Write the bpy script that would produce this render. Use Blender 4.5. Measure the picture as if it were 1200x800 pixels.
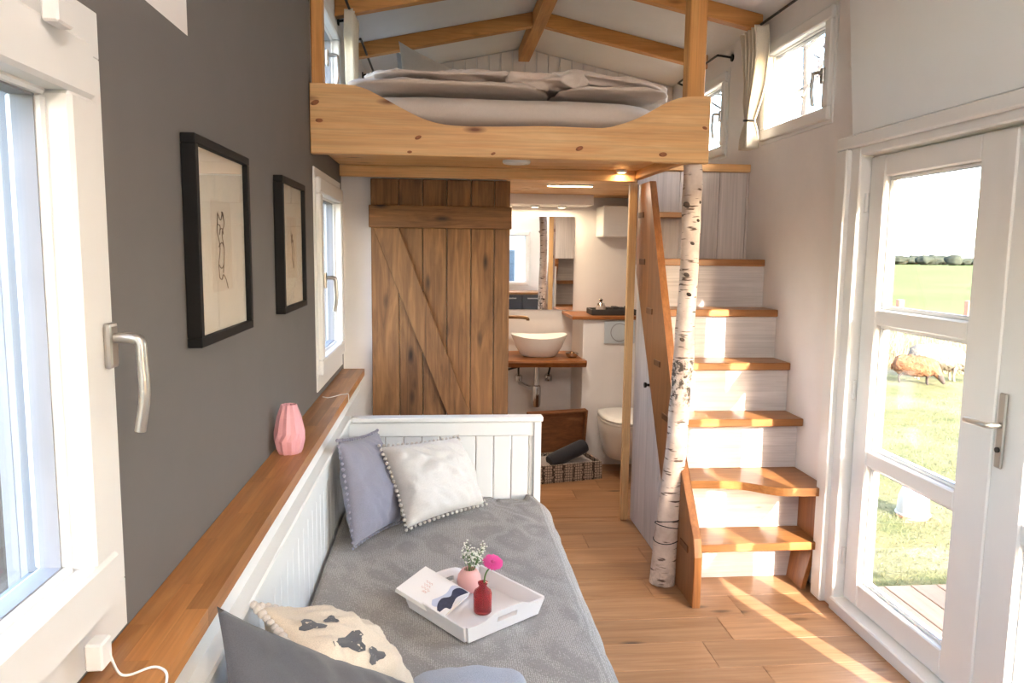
import bpy, bmesh, math, random
from mathutils import Vector, Matrix, noise
R = math.radians
scn = bpy.context.scene
for o in list(bpy.data.objects): bpy.data.objects.remove(o)
random.seed(7)

# ------------------------------------------------------------------ camera
FPX, PITCH, YAW, ROLL, CAMH = 888.3, R(6.797), R(5.332), R(-0.686), 1.58
cp, sp, cy, sy = math.cos(PITCH), math.sin(PITCH), math.cos(YAW), math.sin(YAW)
FW = Vector((sy*cp, cy*cp, -sp)); r0 = Vector((cy, -sy, 0)); d0 = FW.cross(r0)
RT = r0*math.cos(ROLL) + d0*math.sin(ROLL); DN = -r0*math.sin(ROLL) + d0*math.cos(ROLL)
CAM = Vector((0, 0, CAMH))
camd = bpy.data.cameras.new('camera'); cam = bpy.data.objects.new('camera', camd)
scn.collection.objects.link(cam); scn.camera = cam
camd.sensor_width = 36; camd.lens = 36*FPX/1200; camd.clip_start = .02; camd.clip_end = 2000
m = Matrix((RT, -DN, -FW)).transposed().to_4x4(); m.translation = CAM; cam.matrix_world = m
def ray(x, y): return RT*(x-600) + DN*(y-400) + FW*FPX
def onX(x, y, X): d = ray(x, y); return CAM + d*(X/d.x)
def onY(x, y, Y): d = ray(x, y); return CAM + d*(Y/d.y)
def onZ(x, y, Z): d = ray(x, y); return CAM + d*((Z-CAMH)/d.z)

# ------------------------------------------------------------------ sky, sun, exposure
SUN_AZ, SUN_EL = R(18), R(23)          # sun stands behind the viewer, to the right
world = bpy.data.worlds.new('sky'); scn.world = world; world.use_nodes = True
wn = world.node_tree.nodes; wl = world.node_tree.links
sky = wn.new('ShaderNodeTexSky'); sky.sky_type = 'NISHITA'; sky.sun_disc = False
sky.sun_elevation = SUN_EL; sky.sun_rotation = R(162); sky.air_density = 1.0; sky.dust_density = 2.0; sky.ozone_density = .7
bg = wn['Background']; wl.new(sky.outputs[0], bg.inputs[0]); bg.inputs[1].default_value = 0.78
sl = bpy.data.lights.new('sun', 'SUN'); sun = bpy.data.objects.new('sun', sl); scn.collection.objects.link(sun)
sl.energy = 8.0; sl.angle = R(.6); sl.color = (1, .95, .87)
sdir = Vector((-math.sin(SUN_AZ)*math.cos(SUN_EL), math.cos(SUN_AZ)*math.cos(SUN_EL), -math.sin(SUN_EL)))
sun.rotation_euler = sdir.to_track_quat('-Z', 'Y').to_euler(); sun.location = (6, -10, 8)
vs = scn.view_settings; vs.view_transform = 'Standard'; vs.look = 'None'; vs.gamma = 1; vs.use_curve_mapping = False
vs.exposure = 2.1
FILL_STRENGTH = 28        # glow of the two added fill globes behind the viewer

# ------------------------------------------------------------------ materials
MATS = {}
def s2l(c):
    return tuple(((v/255)/12.92 if v/255 <= .04045 else ((v/255+.055)/1.055)**2.4) for v in c) + (1,)
def newmat(name):
    mt = bpy.data.materials.new(name); mt.use_nodes = True; MATS[name] = mt
    return mt, mt.node_tree.nodes, mt.node_tree.links, mt.node_tree.nodes['Principled BSDF']
def coords(n, l, scale, rnd=True):
    tc = n.new('ShaderNodeTexCoord'); mp = n.new('ShaderNodeMapping'); mp.inputs['Scale'].default_value = scale
    if rnd:
        oi = n.new('ShaderNodeObjectInfo'); ml = n.new('ShaderNodeMath'); ml.operation = 'MULTIPLY'; ml.inputs[1].default_value = 37
        ad = n.new('ShaderNodeVectorMath'); ad.operation = 'ADD'
        l.new(oi.outputs['Random'], ml.inputs[0]); l.new(tc.outputs['Object'], ad.inputs[0]); l.new(ml.outputs[0], ad.inputs[1])
        l.new(ad.outputs[0], mp.inputs[0])
    else: l.new(tc.outputs['Object'], mp.inputs[0])
    return mp.outputs[0]
def tex_noise(n, l, vec, scale, detail=4, rough=.55, dist=0):
    t = n.new('ShaderNodeTexNoise'); t.inputs['Scale'].default_value = scale; t.inputs['Detail'].default_value = detail
    t.inputs['Roughness'].default_value = rough; t.inputs['Distortion'].default_value = dist; l.new(vec, t.inputs['Vector']); return t.outputs[0]
def ramp(n, l, fac, stops):
    r = n.new('ShaderNodeValToRGB'); l.new(fac, r.inputs[0]); e = r.color_ramp.elements
    while len(e) < len(stops): e.new(.5)
    for i, (p, c) in enumerate(stops): e[i].position = p; e[i].color = c if len(c) == 4 else tuple(c)+(1,)
    return r.outputs[0]
def mix(n, l, fac, a, b, mode='MIX'):
    x = n.new('ShaderNodeMix'); x.data_type = 'RGBA'; x.blend_type = mode
    for s, v in ((0, fac), (6, a), (7, b)):
        if hasattr(v, 'links'): l.new(v, x.inputs[s])
        else: x.inputs[s].default_value = v
    return x.outputs[2]
def bump(n, l, p, h, strength, dist=.01):
    b = n.new('ShaderNodeBump'); b.inputs['Strength'].default_value = strength; b.inputs['Distance'].default_value = dist
    l.new(h, b.inputs['Height']); l.new(b.outputs[0], p.inputs['Normal'])
def plain(name, c, rough=.5, metal=0, var=.06, nscale=6, bmp=.05, bscale=60, spec=.5):
    mt, n, l, p = newmat(name); c = s2l(c)
    v = coords(n, l, (1, 1, 1))
    f = tex_noise(n, l, v, nscale, 3)
    lo = tuple(x*(1-var) for x in c[:3])+(1,); hi = tuple(min(1, x*(1+var)) for x in c[:3])+(1,)
    l.new(ramp(n, l, f, [(.3, lo), (.7, hi)]), p.inputs['Base Color'])
    p.inputs['Roughness'].default_value = rough; p.inputs['Metallic'].default_value = metal; p.inputs['Specular IOR Level'].default_value = spec
    if bmp: bump(n, l, p, tex_noise(n, l, v, bscale, 3), bmp, .004)
    return mt
def wood(name, c1, c2, axis='X', rough=.45, grain=1.0, knot=0., cknot=(60, 35, 18), randv=.25, bmp=.12, spec=.4, kscale=1.1):
    """grain runs along axis; each board takes its own offset and tone"""
    mt, n, l, p = newmat(name)
    st = {'X': (.9, 9, 9), 'Y': (9, .9, 9), 'Z': (9, 9, .9)}[axis]
    v = coords(n, l, tuple(s*grain for s in st))
    a = tex_noise(n, l, v, 2.2, 5, .6, 1.2)
    vf = coords(n, l, tuple(s*grain*(1 if s < 2 else 5) for s in st))
    fine = tex_noise(n, l, vf, 3, 3, .6)
    col = ramp(n, l, a, [(.28, s2l(c1)), (.5, tuple((x+y)/2 for x, y in zip(s2l(c1), s2l(c2)))), (.74, s2l(c2))])
    col = mix(n, l, .35, col, ramp(n, l, fine, [(.3, (.45, .45, .45)), (.6, (1, 1, 1))]), 'MULTIPLY')
    if knot:
        kv = coords(n, l, {'X': (2.2, 7, 7), 'Y': (7, 2.2, 7), 'Z': (7, 7, 2.2)}[axis])
        vo = n.new('ShaderNodeTexVoronoi'); vo.inputs['Scale'].default_value = kscale; l.new(kv, vo.inputs['Vector'])
        kf = ramp(n, l, vo.outputs['Distance'], [(.04*knot, (1, 1, 1)), (.17*knot, (0, 0, 0))])
        col = mix(n, l, kf, col, s2l(cknot))
    oi = n.new('ShaderNodeObjectInfo')
    tone = ramp(n, l, oi.outputs['Random'], [(0, (1-randv,)*3), (1, (1, 1, 1))])
    col = mix(n, l, 1.0, col, tone, 'MULTIPLY')
    l.new(col, p.inputs['Base Color']); p.inputs['Roughness'].default_value = rough; p.inputs['Specular IOR Level'].default_value = spec
    bump(n, l, p, fine, bmp, .003)
    return mt
def fabric(name, c, c2=None, weave=350, rough=.9, bmp=.25, soft=3):
    mt, n, l, p = newmat(name)
    v = coords(n, l, (1, 1, 1), False)
    big = tex_noise(n, l, v, soft, 3)
    c2 = c2 or tuple(x*.88 for x in c)
    vo = n.new('ShaderNodeTexVoronoi'); vo.inputs['Scale'].default_value = weave; l.new(v, vo.inputs['Vector'])
    col = mix(n, l, ramp(n, l, vo.outputs['Distance'], [(.1, (0, 0, 0)), (.7, (1, 1, 1))]), s2l(c), s2l(c2))
    col = mix(n, l, .25, col, ramp(n, l, big, [(.3, (.75, .75, .75)), (.7, (1, 1, 1))]), 'MULTIPLY')
    l.new(col, p.inputs['Base Color']); p.inputs['Roughness'].default_value = rough
    p.inputs['Sheen Weight'].default_value = .2; p.inputs['Specular IOR Level'].default_value = .15
    bump(n, l, p, vo.outputs['Distance'], bmp, .003)
    return mt
def glassmat(name, tint=(1, 1, 1), ior=1.45):
    mt = bpy.data.materials.new(name); mt.use_nodes = True; n = mt.node_tree.nodes; l = mt.node_tree.links; n.clear(); MATS[name] = mt
    o = n.new('ShaderNodeOutputMaterial'); t = n.new('ShaderNodeBsdfTransparent'); g = n.new('ShaderNodeBsdfGlossy'); f = n.new('ShaderNodeLayerWeight'); x = n.new('ShaderNodeMixShader')
    f.inputs[0].default_value = .5; pw = n.new('ShaderNodeMath'); pw.operation = 'POWER'; pw.inputs[1].default_value = 5; ma = n.new('ShaderNodeMath'); ma.operation = 'MULTIPLY_ADD'; ma.inputs[1].default_value = .96; ma.inputs[2].default_value = .035
    l.new(f.outputs['Facing'], pw.inputs[0]); l.new(pw.outputs[0], ma.inputs[0]); g.inputs['Roughness'].default_value = .0
    tc = n.new('ShaderNodeTexCoord'); nz = n.new('ShaderNodeTexNoise'); nz.inputs['Scale'].default_value = 2; l.new(tc.outputs['Object'], nz.inputs['Vector'])
    r = n.new('ShaderNodeValToRGB'); r.color_ramp.elements[0].color = tuple(v*.985 for v in tint)+(1,); r.color_ramp.elements[1].color = tuple(tint)+(1,)
    l.new(nz.outputs[0], r.inputs[0]); l.new(r.outputs[0], t.inputs[0])
    l.new(ma.outputs[0], x.inputs[0]); l.new(t.outputs[0], x.inputs[1]); l.new(g.outputs[0], x.inputs[2]); l.new(x.outputs[0], o.inputs[0])
    return mt
def emit(name, c, s):
    mt, n, l, p = newmat(name); p.inputs['Base Color'].default_value = s2l(c); p.inputs['Emission Color'].default_value = s2l(c); p.inputs['Emission Strength'].default_value = s
    return mt

WHITE = plain('white_wall_paint', (228, 223, 220), .75, var=.02, bmp=.06, bscale=90)
GREY = plain('grey_wall_paint', (104, 100, 97), .75, var=.03, bmp=.06, bscale=90)
CEIL = plain('white_ceiling_paint', (222, 219, 217), .8, var=.02, bmp=.04)
PVC = plain('white_window_frame', (224, 223, 220), .35, var=.01, bmp=0)
LACQ = plain('white_lacquer', (226, 228, 228), .42, var=.01, bmp=.02)
NICKEL = plain('satin_nickel', (178, 174, 168), .32, .9, bmp=0)
CHROME = plain('chrome', (200, 200, 202), .12, 1, bmp=0)
BLACKM = plain('black_metal', (28, 27, 27), .45, .4, bmp=0)
RUBBER = plain('grey_gasket', (140, 140, 144), .6, bmp=0)
GLASS = glassmat('window_glass')
PINE_X = wood('pine_x', (238, 196, 138), (222, 164, 102), 'X', .5, .9, .8, (120, 66, 28), .12)
PINE_Z = wood('pine_z', (226, 168, 98), (204, 138, 70), 'Z', .5, .9, .6, (120, 66, 28), .1)
PINE_Y = wood('pine_y', (228, 168, 98), (208, 138, 70), 'Y', .5, .9, .6, (120, 66, 28), .12)
BEAM_X = wood('beam_x', (214, 154, 86), (186, 122, 60), 'X', .55, .9, .8, (90, 48, 20), .1)
BEAM_Y = wood('beam_y', (214, 154, 86), (186, 122, 60), 'Y', .55, .9, .8, (90, 48, 20), .1)
OAK_X = wood('oak_floor', (186, 142, 102), (152, 106, 68), 'X', .38, .8, .95, (74, 50, 32), .22)
STAIR_X = wood('stair_wood', (174, 120, 70), (138, 88, 46), 'X', .35, .9, .5, (92, 50, 22), .14)
STAIR_Z = wood('stair_stringer_wood', (166, 110, 62), (128, 78, 40), 'Z', .35, .8, .5, (92, 50, 22), .1)
LEDGE_Y = wood('ledge_beech', (208, 148, 88), (176, 112, 58), 'Y', .35, 1, 0, randv=.45)
BARN_Z = wood('barn_door_planks', (160, 116, 74), (96, 64, 38), 'Z', .7, 1.1, 1.25, (46, 30, 18), .22, .4, kscale=1.5)
BARN_X = wood('barn_door_rail', (156, 112, 72), (92, 62, 38), 'X', .7, 1.1, 1.4, (44, 28, 18), .1, .4, kscale=1.7)
WASH_X = wood('whitewashed_riser', (212, 206, 204), (188, 180, 178), 'X', .6, .8, .35, (168, 156, 148), .08)
WASH_Z = wood('whitewashed_panel', (216, 206, 200), (190, 180, 174), 'Z', .6, .8, .35, (170, 158, 150), .08)
LIVE_X = wood('live_edge_board', (176, 112, 58), (112, 64, 30), 'X', .4, 1, .8, (54, 28, 14), .1)
BOXW = wood('crate_wood', (150, 98, 60), (112, 70, 42), 'X', .6, 1, 0, randv=.1)
DECK_Y = wood('deck_boards', (100, 82, 68), (76, 61, 49), 'Y', .7, .8, .4, (110, 84, 62), .25)
WEATH_Z = wood('weathered_timber', (112, 104, 96), (74, 68, 62), 'Z', .85, 1, .5, (40, 36, 32), .2)
KNOT = plain('pine_knot', (142, 84, 42), .55, var=.3, nscale=40, bmp=.1)
CLAD = plain('white_cladding_paint', (224, 214, 206), .6, var=.03, bmp=.05)

# ------------------------------------------------------------------ object helpers
COL = scn.collection
OFF = {}
def tag(o, label=None, cat=None, group=None, kind=None):
    if label: o['label'] = label
    if cat: o['category'] = cat
    if group: o['group'] = group
    if kind: o['kind'] = kind
    return o
def thing(name, loc, label=None, cat=None, group=None, kind=None):
    o = bpy.data.objects.new(name, None); o.location = loc; o.empty_display_size = .05; COL.objects.link(o)
    OFF[o] = Vector(loc); return tag(o, label, cat, group, kind)
def link(name, me, mat, parent=None):
    """mesh is in world coordinates; a top-level mesh gets its origin at its base"""
    mats = mat if isinstance(mat, (list, tuple)) else [mat]
    for x in mats: me.materials.append(x)
    o = bpy.data.objects.new(name, me); COL.objects.link(o)
    if parent is None:
        vs_ = [v.co for v in me.vertices]
        if vs_:
            lo = [min(v[i] for v in vs_) for i in range(3)]; hi = [max(v[i] for v in vs_) for i in range(3)]
            c = Vector(((lo[0]+hi[0])/2, (lo[1]+hi[1])/2, lo[2]))
            me.transform(Matrix.Translation(-c)); o.location = c; OFF[o] = c
    else:
        o.parent = parent; off = OFF.get(parent)
        if off is not None: o.matrix_parent_inverse = Matrix.Translation(-off)
    return o
class MB:
    def __init__(s): s.bm = bmesh.new()
    def box(s, x0, x1, y0, y1, z0, z1, bev=0, seg=1, mi=0):
        T = lambda p: p
        return s.hexa([(x0,y0,z0),(x1,y0,z0),(x1,y1,z0),(x0,y1,z0),(x0,y0,z1),(x1,y0,z1),(x1,y1,z1),(x0,y1,z1)], bev, seg, mi)
    def hexa(s, P, bev=0, seg=1, mi=0):
        b = s.bm; v = [b.verts.new(p) for p in P]
        fs = [b.faces.new([v[i] for i in q]) for q in ((0,3,2,1),(4,5,6,7),(0,1,5,4),(1,2,6,5),(2,3,7,6),(3,0,4,7))]
        for f in fs: f.material_index = mi
        if bev:
            es = list({e for f in fs for e in f.edges})
            bmesh.ops.bevel(b, geom=es, offset=bev, segments=seg, affect='EDGES', profile=.6)
        return s
    def prism(s, poly, fn, a, b_, bev=0, mi=0):
        """poly: 2-D outline, fn(u, v, w) -> world, extruded from w=a to w=b_"""
        b = s.bm; A = [b.verts.new(fn(u, v, a)) for u, v in poly]; B = [b.verts.new(fn(u, v, b_)) for u, v in poly]; k = len(poly)
        fs = [b.faces.new(A[::-1]), b.faces.new(B)] + [b.faces.new((A[i], A[(i+1) % k], B[(i+1) % k], B[i])) for i in range(k)]
        for f in fs: f.material_index = mi
        if bev:
            es = list({e for f in fs[:2] for e in f.edges})
            bmesh.ops.bevel(b, geom=es, offset=bev, segments=1, affect='EDGES')
        return s
    def rings(s, rs, cap=True, closed=True, mi=0):
        b = s.bm; V = [[b.verts.new(p) for p in r] for r in rs]; k = len(rs[0])
        for i in range(len(V)-1):
            for j in range(k if closed else k-1):
                try: b.faces.new((V[i][j], V[i][(j+1) % k], V[i+1][(j+1) % k], V[i+1][j])).material_index = mi
                except ValueError: pass
        if cap:
            for r in (V[0][::-1], V[-1]):
                try: b.faces.new(r).material_index = mi
                except ValueError: pass
        return s
    def tube(s, pts, rad, seg=10, mi=0, jit=0):
        pts = [Vector(p) for p in pts]; rs = []; up = None
        for i, p in enumerate(pts):
            t = (pts[min(i+1, len(pts)-1)] - pts[max(i-1, 0)]).normalized()
            if up is None: up = t.orthogonal().normalized()
            up = (up - t*up.dot(t)); up = up.normalized() if up.length > 1e-6 else t.orthogonal().normalized()
            w = t.cross(up); r = rad[i] if isinstance(rad, (list, tuple)) else rad
            rs.append([p + (up*math.cos(a) + w*math.sin(a))*r*(1 + (jit*noise.noise(p*9+Vector((math.cos(a)*2, math.sin(a)*2, 0))) if jit else 0)) for a in [2*math.pi*j/seg for j in range(seg)]])
        return s.rings(rs, mi=mi)
    def lathe(s, prof, c, seg=24, sx=1, sy=1, fl=None, mi=0):
        rs = []
        for r, z in prof:
            rs.append([(c[0] + sx*r*math.cos(a)*(fl(a, z) if fl else 1), c[1] + sy*r*math.sin(a)*(fl(a, z) if fl else 1), c[2]+z) for a in [2*math.pi*j/seg for j in range(seg)]])
        return s.rings(rs, mi=mi)
    def ball(s, c, r, seg=1, sc=(1, 1, 1), mi=0):
        q = bmesh.ops.create_icosphere(s.bm, subdivisions=seg, radius=r, matrix=Matrix.Translation(c) @ Matrix.Diagonal((*sc, 1)))
        for v in q['verts']:
            for f in v.link_faces: f.material_index = mi
        return s
    def build(s, name, mat, parent=None, smooth=False, xf=None, angle=None):
        if xf is not None: bmesh.ops.transform(s.bm, matrix=xf, verts=s.bm.verts)
        bmesh.ops.recalc_face_normals(s.bm, faces=s.bm.faces)
        me = bpy.data.meshes.new(name); s.bm.to_mesh(me); s.bm.free()
        if smooth:
            for p in me.polygons: p.use_smooth = True
            if angle: me.set_sharp_from_angle(angle=R(angle))
        return link(name, me, mat, parent)
def box(name, mat, parent, x0, x1, y0, y1, z0, z1, bev=.003, seg=1):
    return MB().box(x0, x1, y0, y1, z0, z1, bev, seg).build(name, mat, parent)
def bez(a, b, c, n=8):
    a, b, c = Vector(a), Vector(b), Vector(c)
    return [a*(1-t)**2 + b*2*t*(1-t) + c*t*t for t in [i/n for i in range(n+1)]]
def smoothpath(P, n=5):
    P = [Vector(p) for p in P]; out = []
    for i in range(len(P)-1):
        p0, p1, p2, p3 = P[max(i-1, 0)], P[i], P[i+1], P[min(i+2, len(P)-1)]
        for k in range(n):
            t = k/n
            out.append(.5*((2*p1)+(p2-p0)*t+(2*p0-5*p1+4*p2-p3)*t*t+(3*p1-p0-3*p2+p3)*t**3))
    return out + [P[-1]]

# ------------------------------------------------------------------ room dimensions
XL, XR, YF, YB = -.55, 1.78, -1.4, 5.92
ZW, ZR, XM = 2.855, 3.10, .615          # wall top, ridge height, ridge position
TH = .16
def wall(name, fn, us, zs, holes, mats, mf=lambda u, z: 0, th=TH):
    """fn(u, w, z): w is depth outwards; cells inside a hole stay open"""
    for h in holes: us = us + [h[0], h[1]]; zs = zs + [h[2], h[3]]
    us = sorted(set(us)); zs = sorted(set(zs)); b = MB()
    for i in range(len(us)-1):
        for j in range(len(zs)-1):
            uc, zc = (us[i]+us[i+1])/2, (zs[j]+zs[j+1])/2
            if any(h[0] < uc < h[1] and h[2] < zc < h[3] for h in holes): continue
            u0, u1, z0, z1 = us[i], us[i+1], zs[j], zs[j+1]
            b.hexa([fn(u0,0,z0),fn(u1,0,z0),fn(u1,th,z0),fn(u0,th,z0),fn(u0,0,z1),fn(u1,0,z1),fn(u1,th,z1),fn(u0,th,z1)], mi=mf(uc, zc))
    return tag(b.build(name, mats), kind='structure')
fL = lambda u, w, z: (XL-w, u, z)
fR = lambda u, w, z: (XR+w, u, z)
fF = lambda u, w, z: (u, YF-w, z)
fB = lambda u, w, z: (u, YB+w, z)
NEARW = (-.05, 1.305, .93, 1.945); LW2 = (3.36, 4.20, .95, 1.93); REARL = (-1.25, -.35, .12, 1.945)
UL1 = (3.41, 4.19, 2.18, 2.725); UL2 = (4.72, 5.50, 2.18, 2.725)
DOOR = (1.32, 3.25, 0, 2.04)
wl_ = wall('wall_left', fL, [YF-TH, YB+TH, 1.77, 3.36, 4.29], [-.12, ZW, 2.035], [NEARW, LW2, REARL, UL1, UL2], [GREY, WHITE],
     lambda u, z: 0 if (z < 2.035 and u < 4.29) or (1.77 < u < 3.36) else 1, .10)
tag(wl_, 'dark grey painted long wall with two framed pictures')
tag(wall('wall_right', fR, [YF-TH, YB+TH], [-.12, ZW], [DOOR, UL1, UL2], [WHITE]), 'white long wall with glazed terrace door')
REARW = (.92, 1.55, .95, 1.95)
wall('wall_front', fF, [XL-TH, XR+TH], [-.12, ZW], [REARW], [WHITE])
wb = wall('wall_back', fB, [XL-TH, XR+TH], [-.12, ZW], [], [WHITE])
for nm, y0, y1 in (('wall_gable_front', YF-TH, YF), ('wall_gable_back', YB, YB+TH)):
    tag(MB().prism([(XL-TH, ZW), (XR+TH, ZW), (XM, ZR+.12)], lambda u, v, w: (u, w, v), y0, y1).build(nm, WHITE), kind='structure')
SL = (ZR-ZW)/(XR-XM)
for nm, xe in (('ceiling', XL-TH), ('ceiling', XR+TH)):
    zE = ZR - SL*abs(xe-XM)
    tag(MB().prism([(XM, ZR), (xe, zE), (xe, zE+.12), (XM, ZR+.12)], lambda u, v, w: (u, w, v), YF-TH, YB+TH).build(nm, CEIL), kind='structure')

# floor: slab with single oak planks across the room
fl = tag(MB().box(XL-.02, XR+.12, YF-.02, YB, -.13, -.014).build('floor', OAK_X), 'knotty oak plank floor', kind='structure')
rows = [2.86 + .2*k for k in range(-22, 16)]
rnd = random.Random(3)
butts = {2.86: [1.2], 2.66: [1.065], 2.46: [1.235]}
def planks(y0, y1, key):
    cuts = butts.get(key) or sorted(rnd.uniform(-.3, 1.6) for _ in range(2 if rnd.random() > .5 else 1))
    if len(cuts) == 2 and cuts[1]-cuts[0] < .4: cuts = cuts[:1]
    xs = [XL] + cuts + [XR+.02]
    for a, b in zip(xs, xs[1:]):
        box('plank', OAK_X, fl, a+.0008, b-.0008, y0+.0008, y1-.0008, -.014, 0, .0012)
for y in rows:
    a, b = max(y, YF), min(y+.2, YB)
    if b - a < .02: continue
    k = round(y, 2)
    if a < 4.325 < b: planks(a, 4.325, k); planks(4.325, b, -1)
    else: planks(a, b, k)

# back wall upstairs: vertical boards, each its own piece
k = 0; x = XL
while x < XR-.01:
    x1 = min(x+.09, XR); xc = (x+x1)/2
    zt = lambda q: ZR - SL*abs(q-XM) - .002
    MB().hexa([(x+.003, YB-.014, 2.09), (x1-.003, YB-.014, 2.09), (x1-.003, YB, 2.09), (x+.003, YB, 2.09),
               (x+.003, YB-.014, zt(x)), (x1-.003, YB-.014, zt(x1)), (x1-.003, YB, zt(x1)), (x+.003, YB, zt(x))], .003).build('board', CLAD, wb)
    x = x1

# ------------------------------------------------------------------ windows
NW = [0]
OUTER = plain('grey_outer_sash', (104, 110, 118), .45, bmp=0)
def fnL(u, w, z): return (XL+w, u, z)
def fnR(u, w, z): return (XR-w, u, z)
def fnF(u, w, z): return (u, YF+w, z)
def bars(fn, u0, u1, z0, z1, wu, wb_, wt, a, b, bev=.003):
    """four mitre-less bars around an opening, w from a to b"""
    m_ = MB()
    for q in ((u0, u1, z0, z0+wb_), (u0, u1, z1-wt, z1), (u0, u0+wu, z0+wb_, z1-wt), (u1-wu, u1, z0+wb_, z1-wt)):
        m_.hexa([fn(q[0],a,q[2]),fn(q[1],a,q[2]),fn(q[1],b,q[2]),fn(q[0],b,q[2]),fn(q[0],a,q[3]),fn(q[1],a,q[3]),fn(q[1],b,q[3]),fn(q[0],b,q[3])], bev)
    return m_
def fbox(fn, u0, u1, a, b, z0, z1, bev=.002, seg=1):
    return MB().hexa([fn(u0,a,z0),fn(u1,a,z0),fn(u1,b,z0),fn(u0,b,z0),fn(u0,a,z1),fn(u1,a,z1),fn(u1,b,z1),fn(u0,b,z1)], bev, seg)
def lever(fn, u, z, w0, parent, L=.118, du=.0, tilt=.012):
    h = fbox(fn, u-.016, u+.016, w0, w0+.012, z-.036, z+.036, .006, 2).build('handle', NICKEL, parent)
    P = [(u, w0+.010, z+.012), (u, w0+.036, z+.012), (u+du*.4, w0+.050, z+.006), (u+du, w0+.052, z-.02), (u+du, w0+.050+tilt*.3, z-.02-L*.5), (u+du, w0+.044, z-.02-L)]
    MB().tube([fn(*p) for p in smoothpath(P, 4)], .0085, 10).build('lever', NICKEL, h, True, angle=50)
    return h
def window(h, fn, ca, sa, label, handle=None, bot=None, dep=.15, proud=.014):
    NW[0] += 1; u0, u1, z0, z1 = h
    w = thing('window_%d' % NW[0], fn((u0+u1)/2, -.06, z0), label, kind='structure')
    bot = bot or ca
    bars(fn, u0, u1, z0, z1, ca, bot, ca, -dep, proud*.5, .0015).build('window_frame', PVC, w)
    a0, a1, b0, b1 = u0+ca-.012, u1-ca+.012, z0+bot-.012, z1-ca+.012
    s = bars(fn, a0, a1, b0, b1, sa, sa, sa, -.046, proud+.012, .006).build('sash', PVC, w)
    bars(fn, a0, a1, b0, b1, sa, sa, sa, -.075, -.0465, .002).build('outer_sash', OUTER, s)
    bars(fn, a0+sa-.004, a1-sa+.004, b0+sa-.004, b1-sa+.004, .012, .012, .012, -.06, -.008, .004).build('glazing_bead', PVC, s)
    bars(fn, a0+sa+.006, a1-sa-.006, b0+sa+.006, b1-sa-.006, .005, .005, .005, -.05, -.02, 0).build('gasket', RUBBER, s)
    fbox(fn, a0+sa-.004, a1-sa+.004, -.042, -.036, b0+sa-.004, b1-sa+.004, 0).build('pane', GLASS, s)
    if handle: lever(fn, handle[0], handle[1], proud+.012, w)
    return w
w1 = window(NEARW, fnL, .072, .085, 'large white window at the near end of the grey wall', (1.236, 1.425), .085, .098)
# deep outer reveal and shutter rails of the near window
box('shutter_guide', plain('shutter_guide_grey', (150, 152, 154), .5, bmp=0), w1, -.714, -.652, 1.306, 1.336, .90, 2.0, .002)
box('guide_seal', RUBBER, w1, -.738, -.7145, 1.309, 1.333, .90, 2.0, .002)
fbox(fnL, 1.085, 1.13, -.008+.036, .05, 1.872, 1.905, .003).build('blind_clip', PVC, w1)
fbox(fnL, 1.105, 1.14, .026, .052, .955, .997, .003).build('blind_clip', PVC, w1)
window(LW2, fnL, .05, .07, 'tall white window beside the brown plank door', (3.46, 1.44), .08, .098)
window(REARL, fnL, .06, .08, 'unseen white window added for daylight in the grey wall behind the viewer')  # unseen window, added to let more daylight into the room
window(UL1, fnR, .03, .06, 'small white window above the stairs with a tied curtain', (3.475, 2.40))
window(UL2, fnR, .03, .06, 'small white window beside the loft bed above the stair top', (4.785, 2.44))
window(UL1, fnL, .03, .06, 'small white loft window above the grey wall', (3.63, 2.44))
window(UL2, fnL, .03, .06, 'small white loft window at the pillow end of the bed')
window(REARW, fnF, .05, .06, 'white window over the kitchen counter')

# ------------------------------------------------------------------ terrace double door
d1 = thing('door_1', (1.86, 2.285, 0), 'white glazed double terrace door, three panes in each leaf', kind='structure')
m_ = MB()
for y0, y1, z0, z1, x0, x1 in ((3.104, 3.25, 0, 2.04, 1.750, 1.93), (1.32, 1.46, 0, 2.04, 1.750, 1.93), (1.46, 3.104, 1.995, 2.055, 1.750, 1.93)):
    m_.box(x0, x1, y0, y1, z0, z1, .006)
m_.box(1.726, 1.779, 3.172, 3.262, .0, 2.03, .006); m_.box(1.726, 1.779, 1.31, 3.262, 2.03, 2.083, .006)
m_.build('door_frame', PVC, d1)
MB().box(1.742, 1.93, 1.46, 3.12, -.01, .052, .006).build('threshold', PVC, d1)
def leaf(y0, y1, py0, py1):
    lf = thing('leaf', (1.83, (y0+y1)/2, .055)); lf.parent = d1; lf.location = (0, 0, 0); OFF.pop(lf)
    return lf
def door_leaf(y0, y1, g0, g1):
    zs = [(.165, .69), (.757, 1.292), (1.358, 1.90)]
    b = MB()
    b.box(1.795, 1.865, y0, g0, .058, 1.99, .006); b.box(1.795, 1.865, g1, y1, .058, 1.99, .006)
    for a, c in ((.058, .165), (.69, .757), (1.292, 1.358), (1.90, 1.99)): b.box(1.797, 1.863, g0, g1, a, c, .006)
    lf = b.build('leaf', PVC, d1)
    for a, c in zs:
        fr = MB()
        for q in ((g0, g1, a, a+.014), (g0, g1, c-.014, c), (g0, g0+.014, a+.014, c-.014), (g1-.014, g1, a+.014, c-.014)): fr.box(1.820, 1.85, q[0], q[1], q[2], q[3], .003)
        fr.build('glazing_bead', PVC, lf)
        gk = MB()
        for q in ((g0, g1, a, a+.016), (g0, g1, c-.016, c), (g0, g0+.016, a+.016, c-.016), (g1-.016, g1, a+.016, c-.016)): gk.box(1.823, 1.837, q[0], q[1], q[2], q[3], 0)
        gk.build('gasket', RUBBER, lf)
        box('pane', GLASS, lf, 1.827, 1.833, g0, g1, a, c, 0)
    return lf
door_leaf(2.290, 3.097, 2.437, 2.99)
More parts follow.
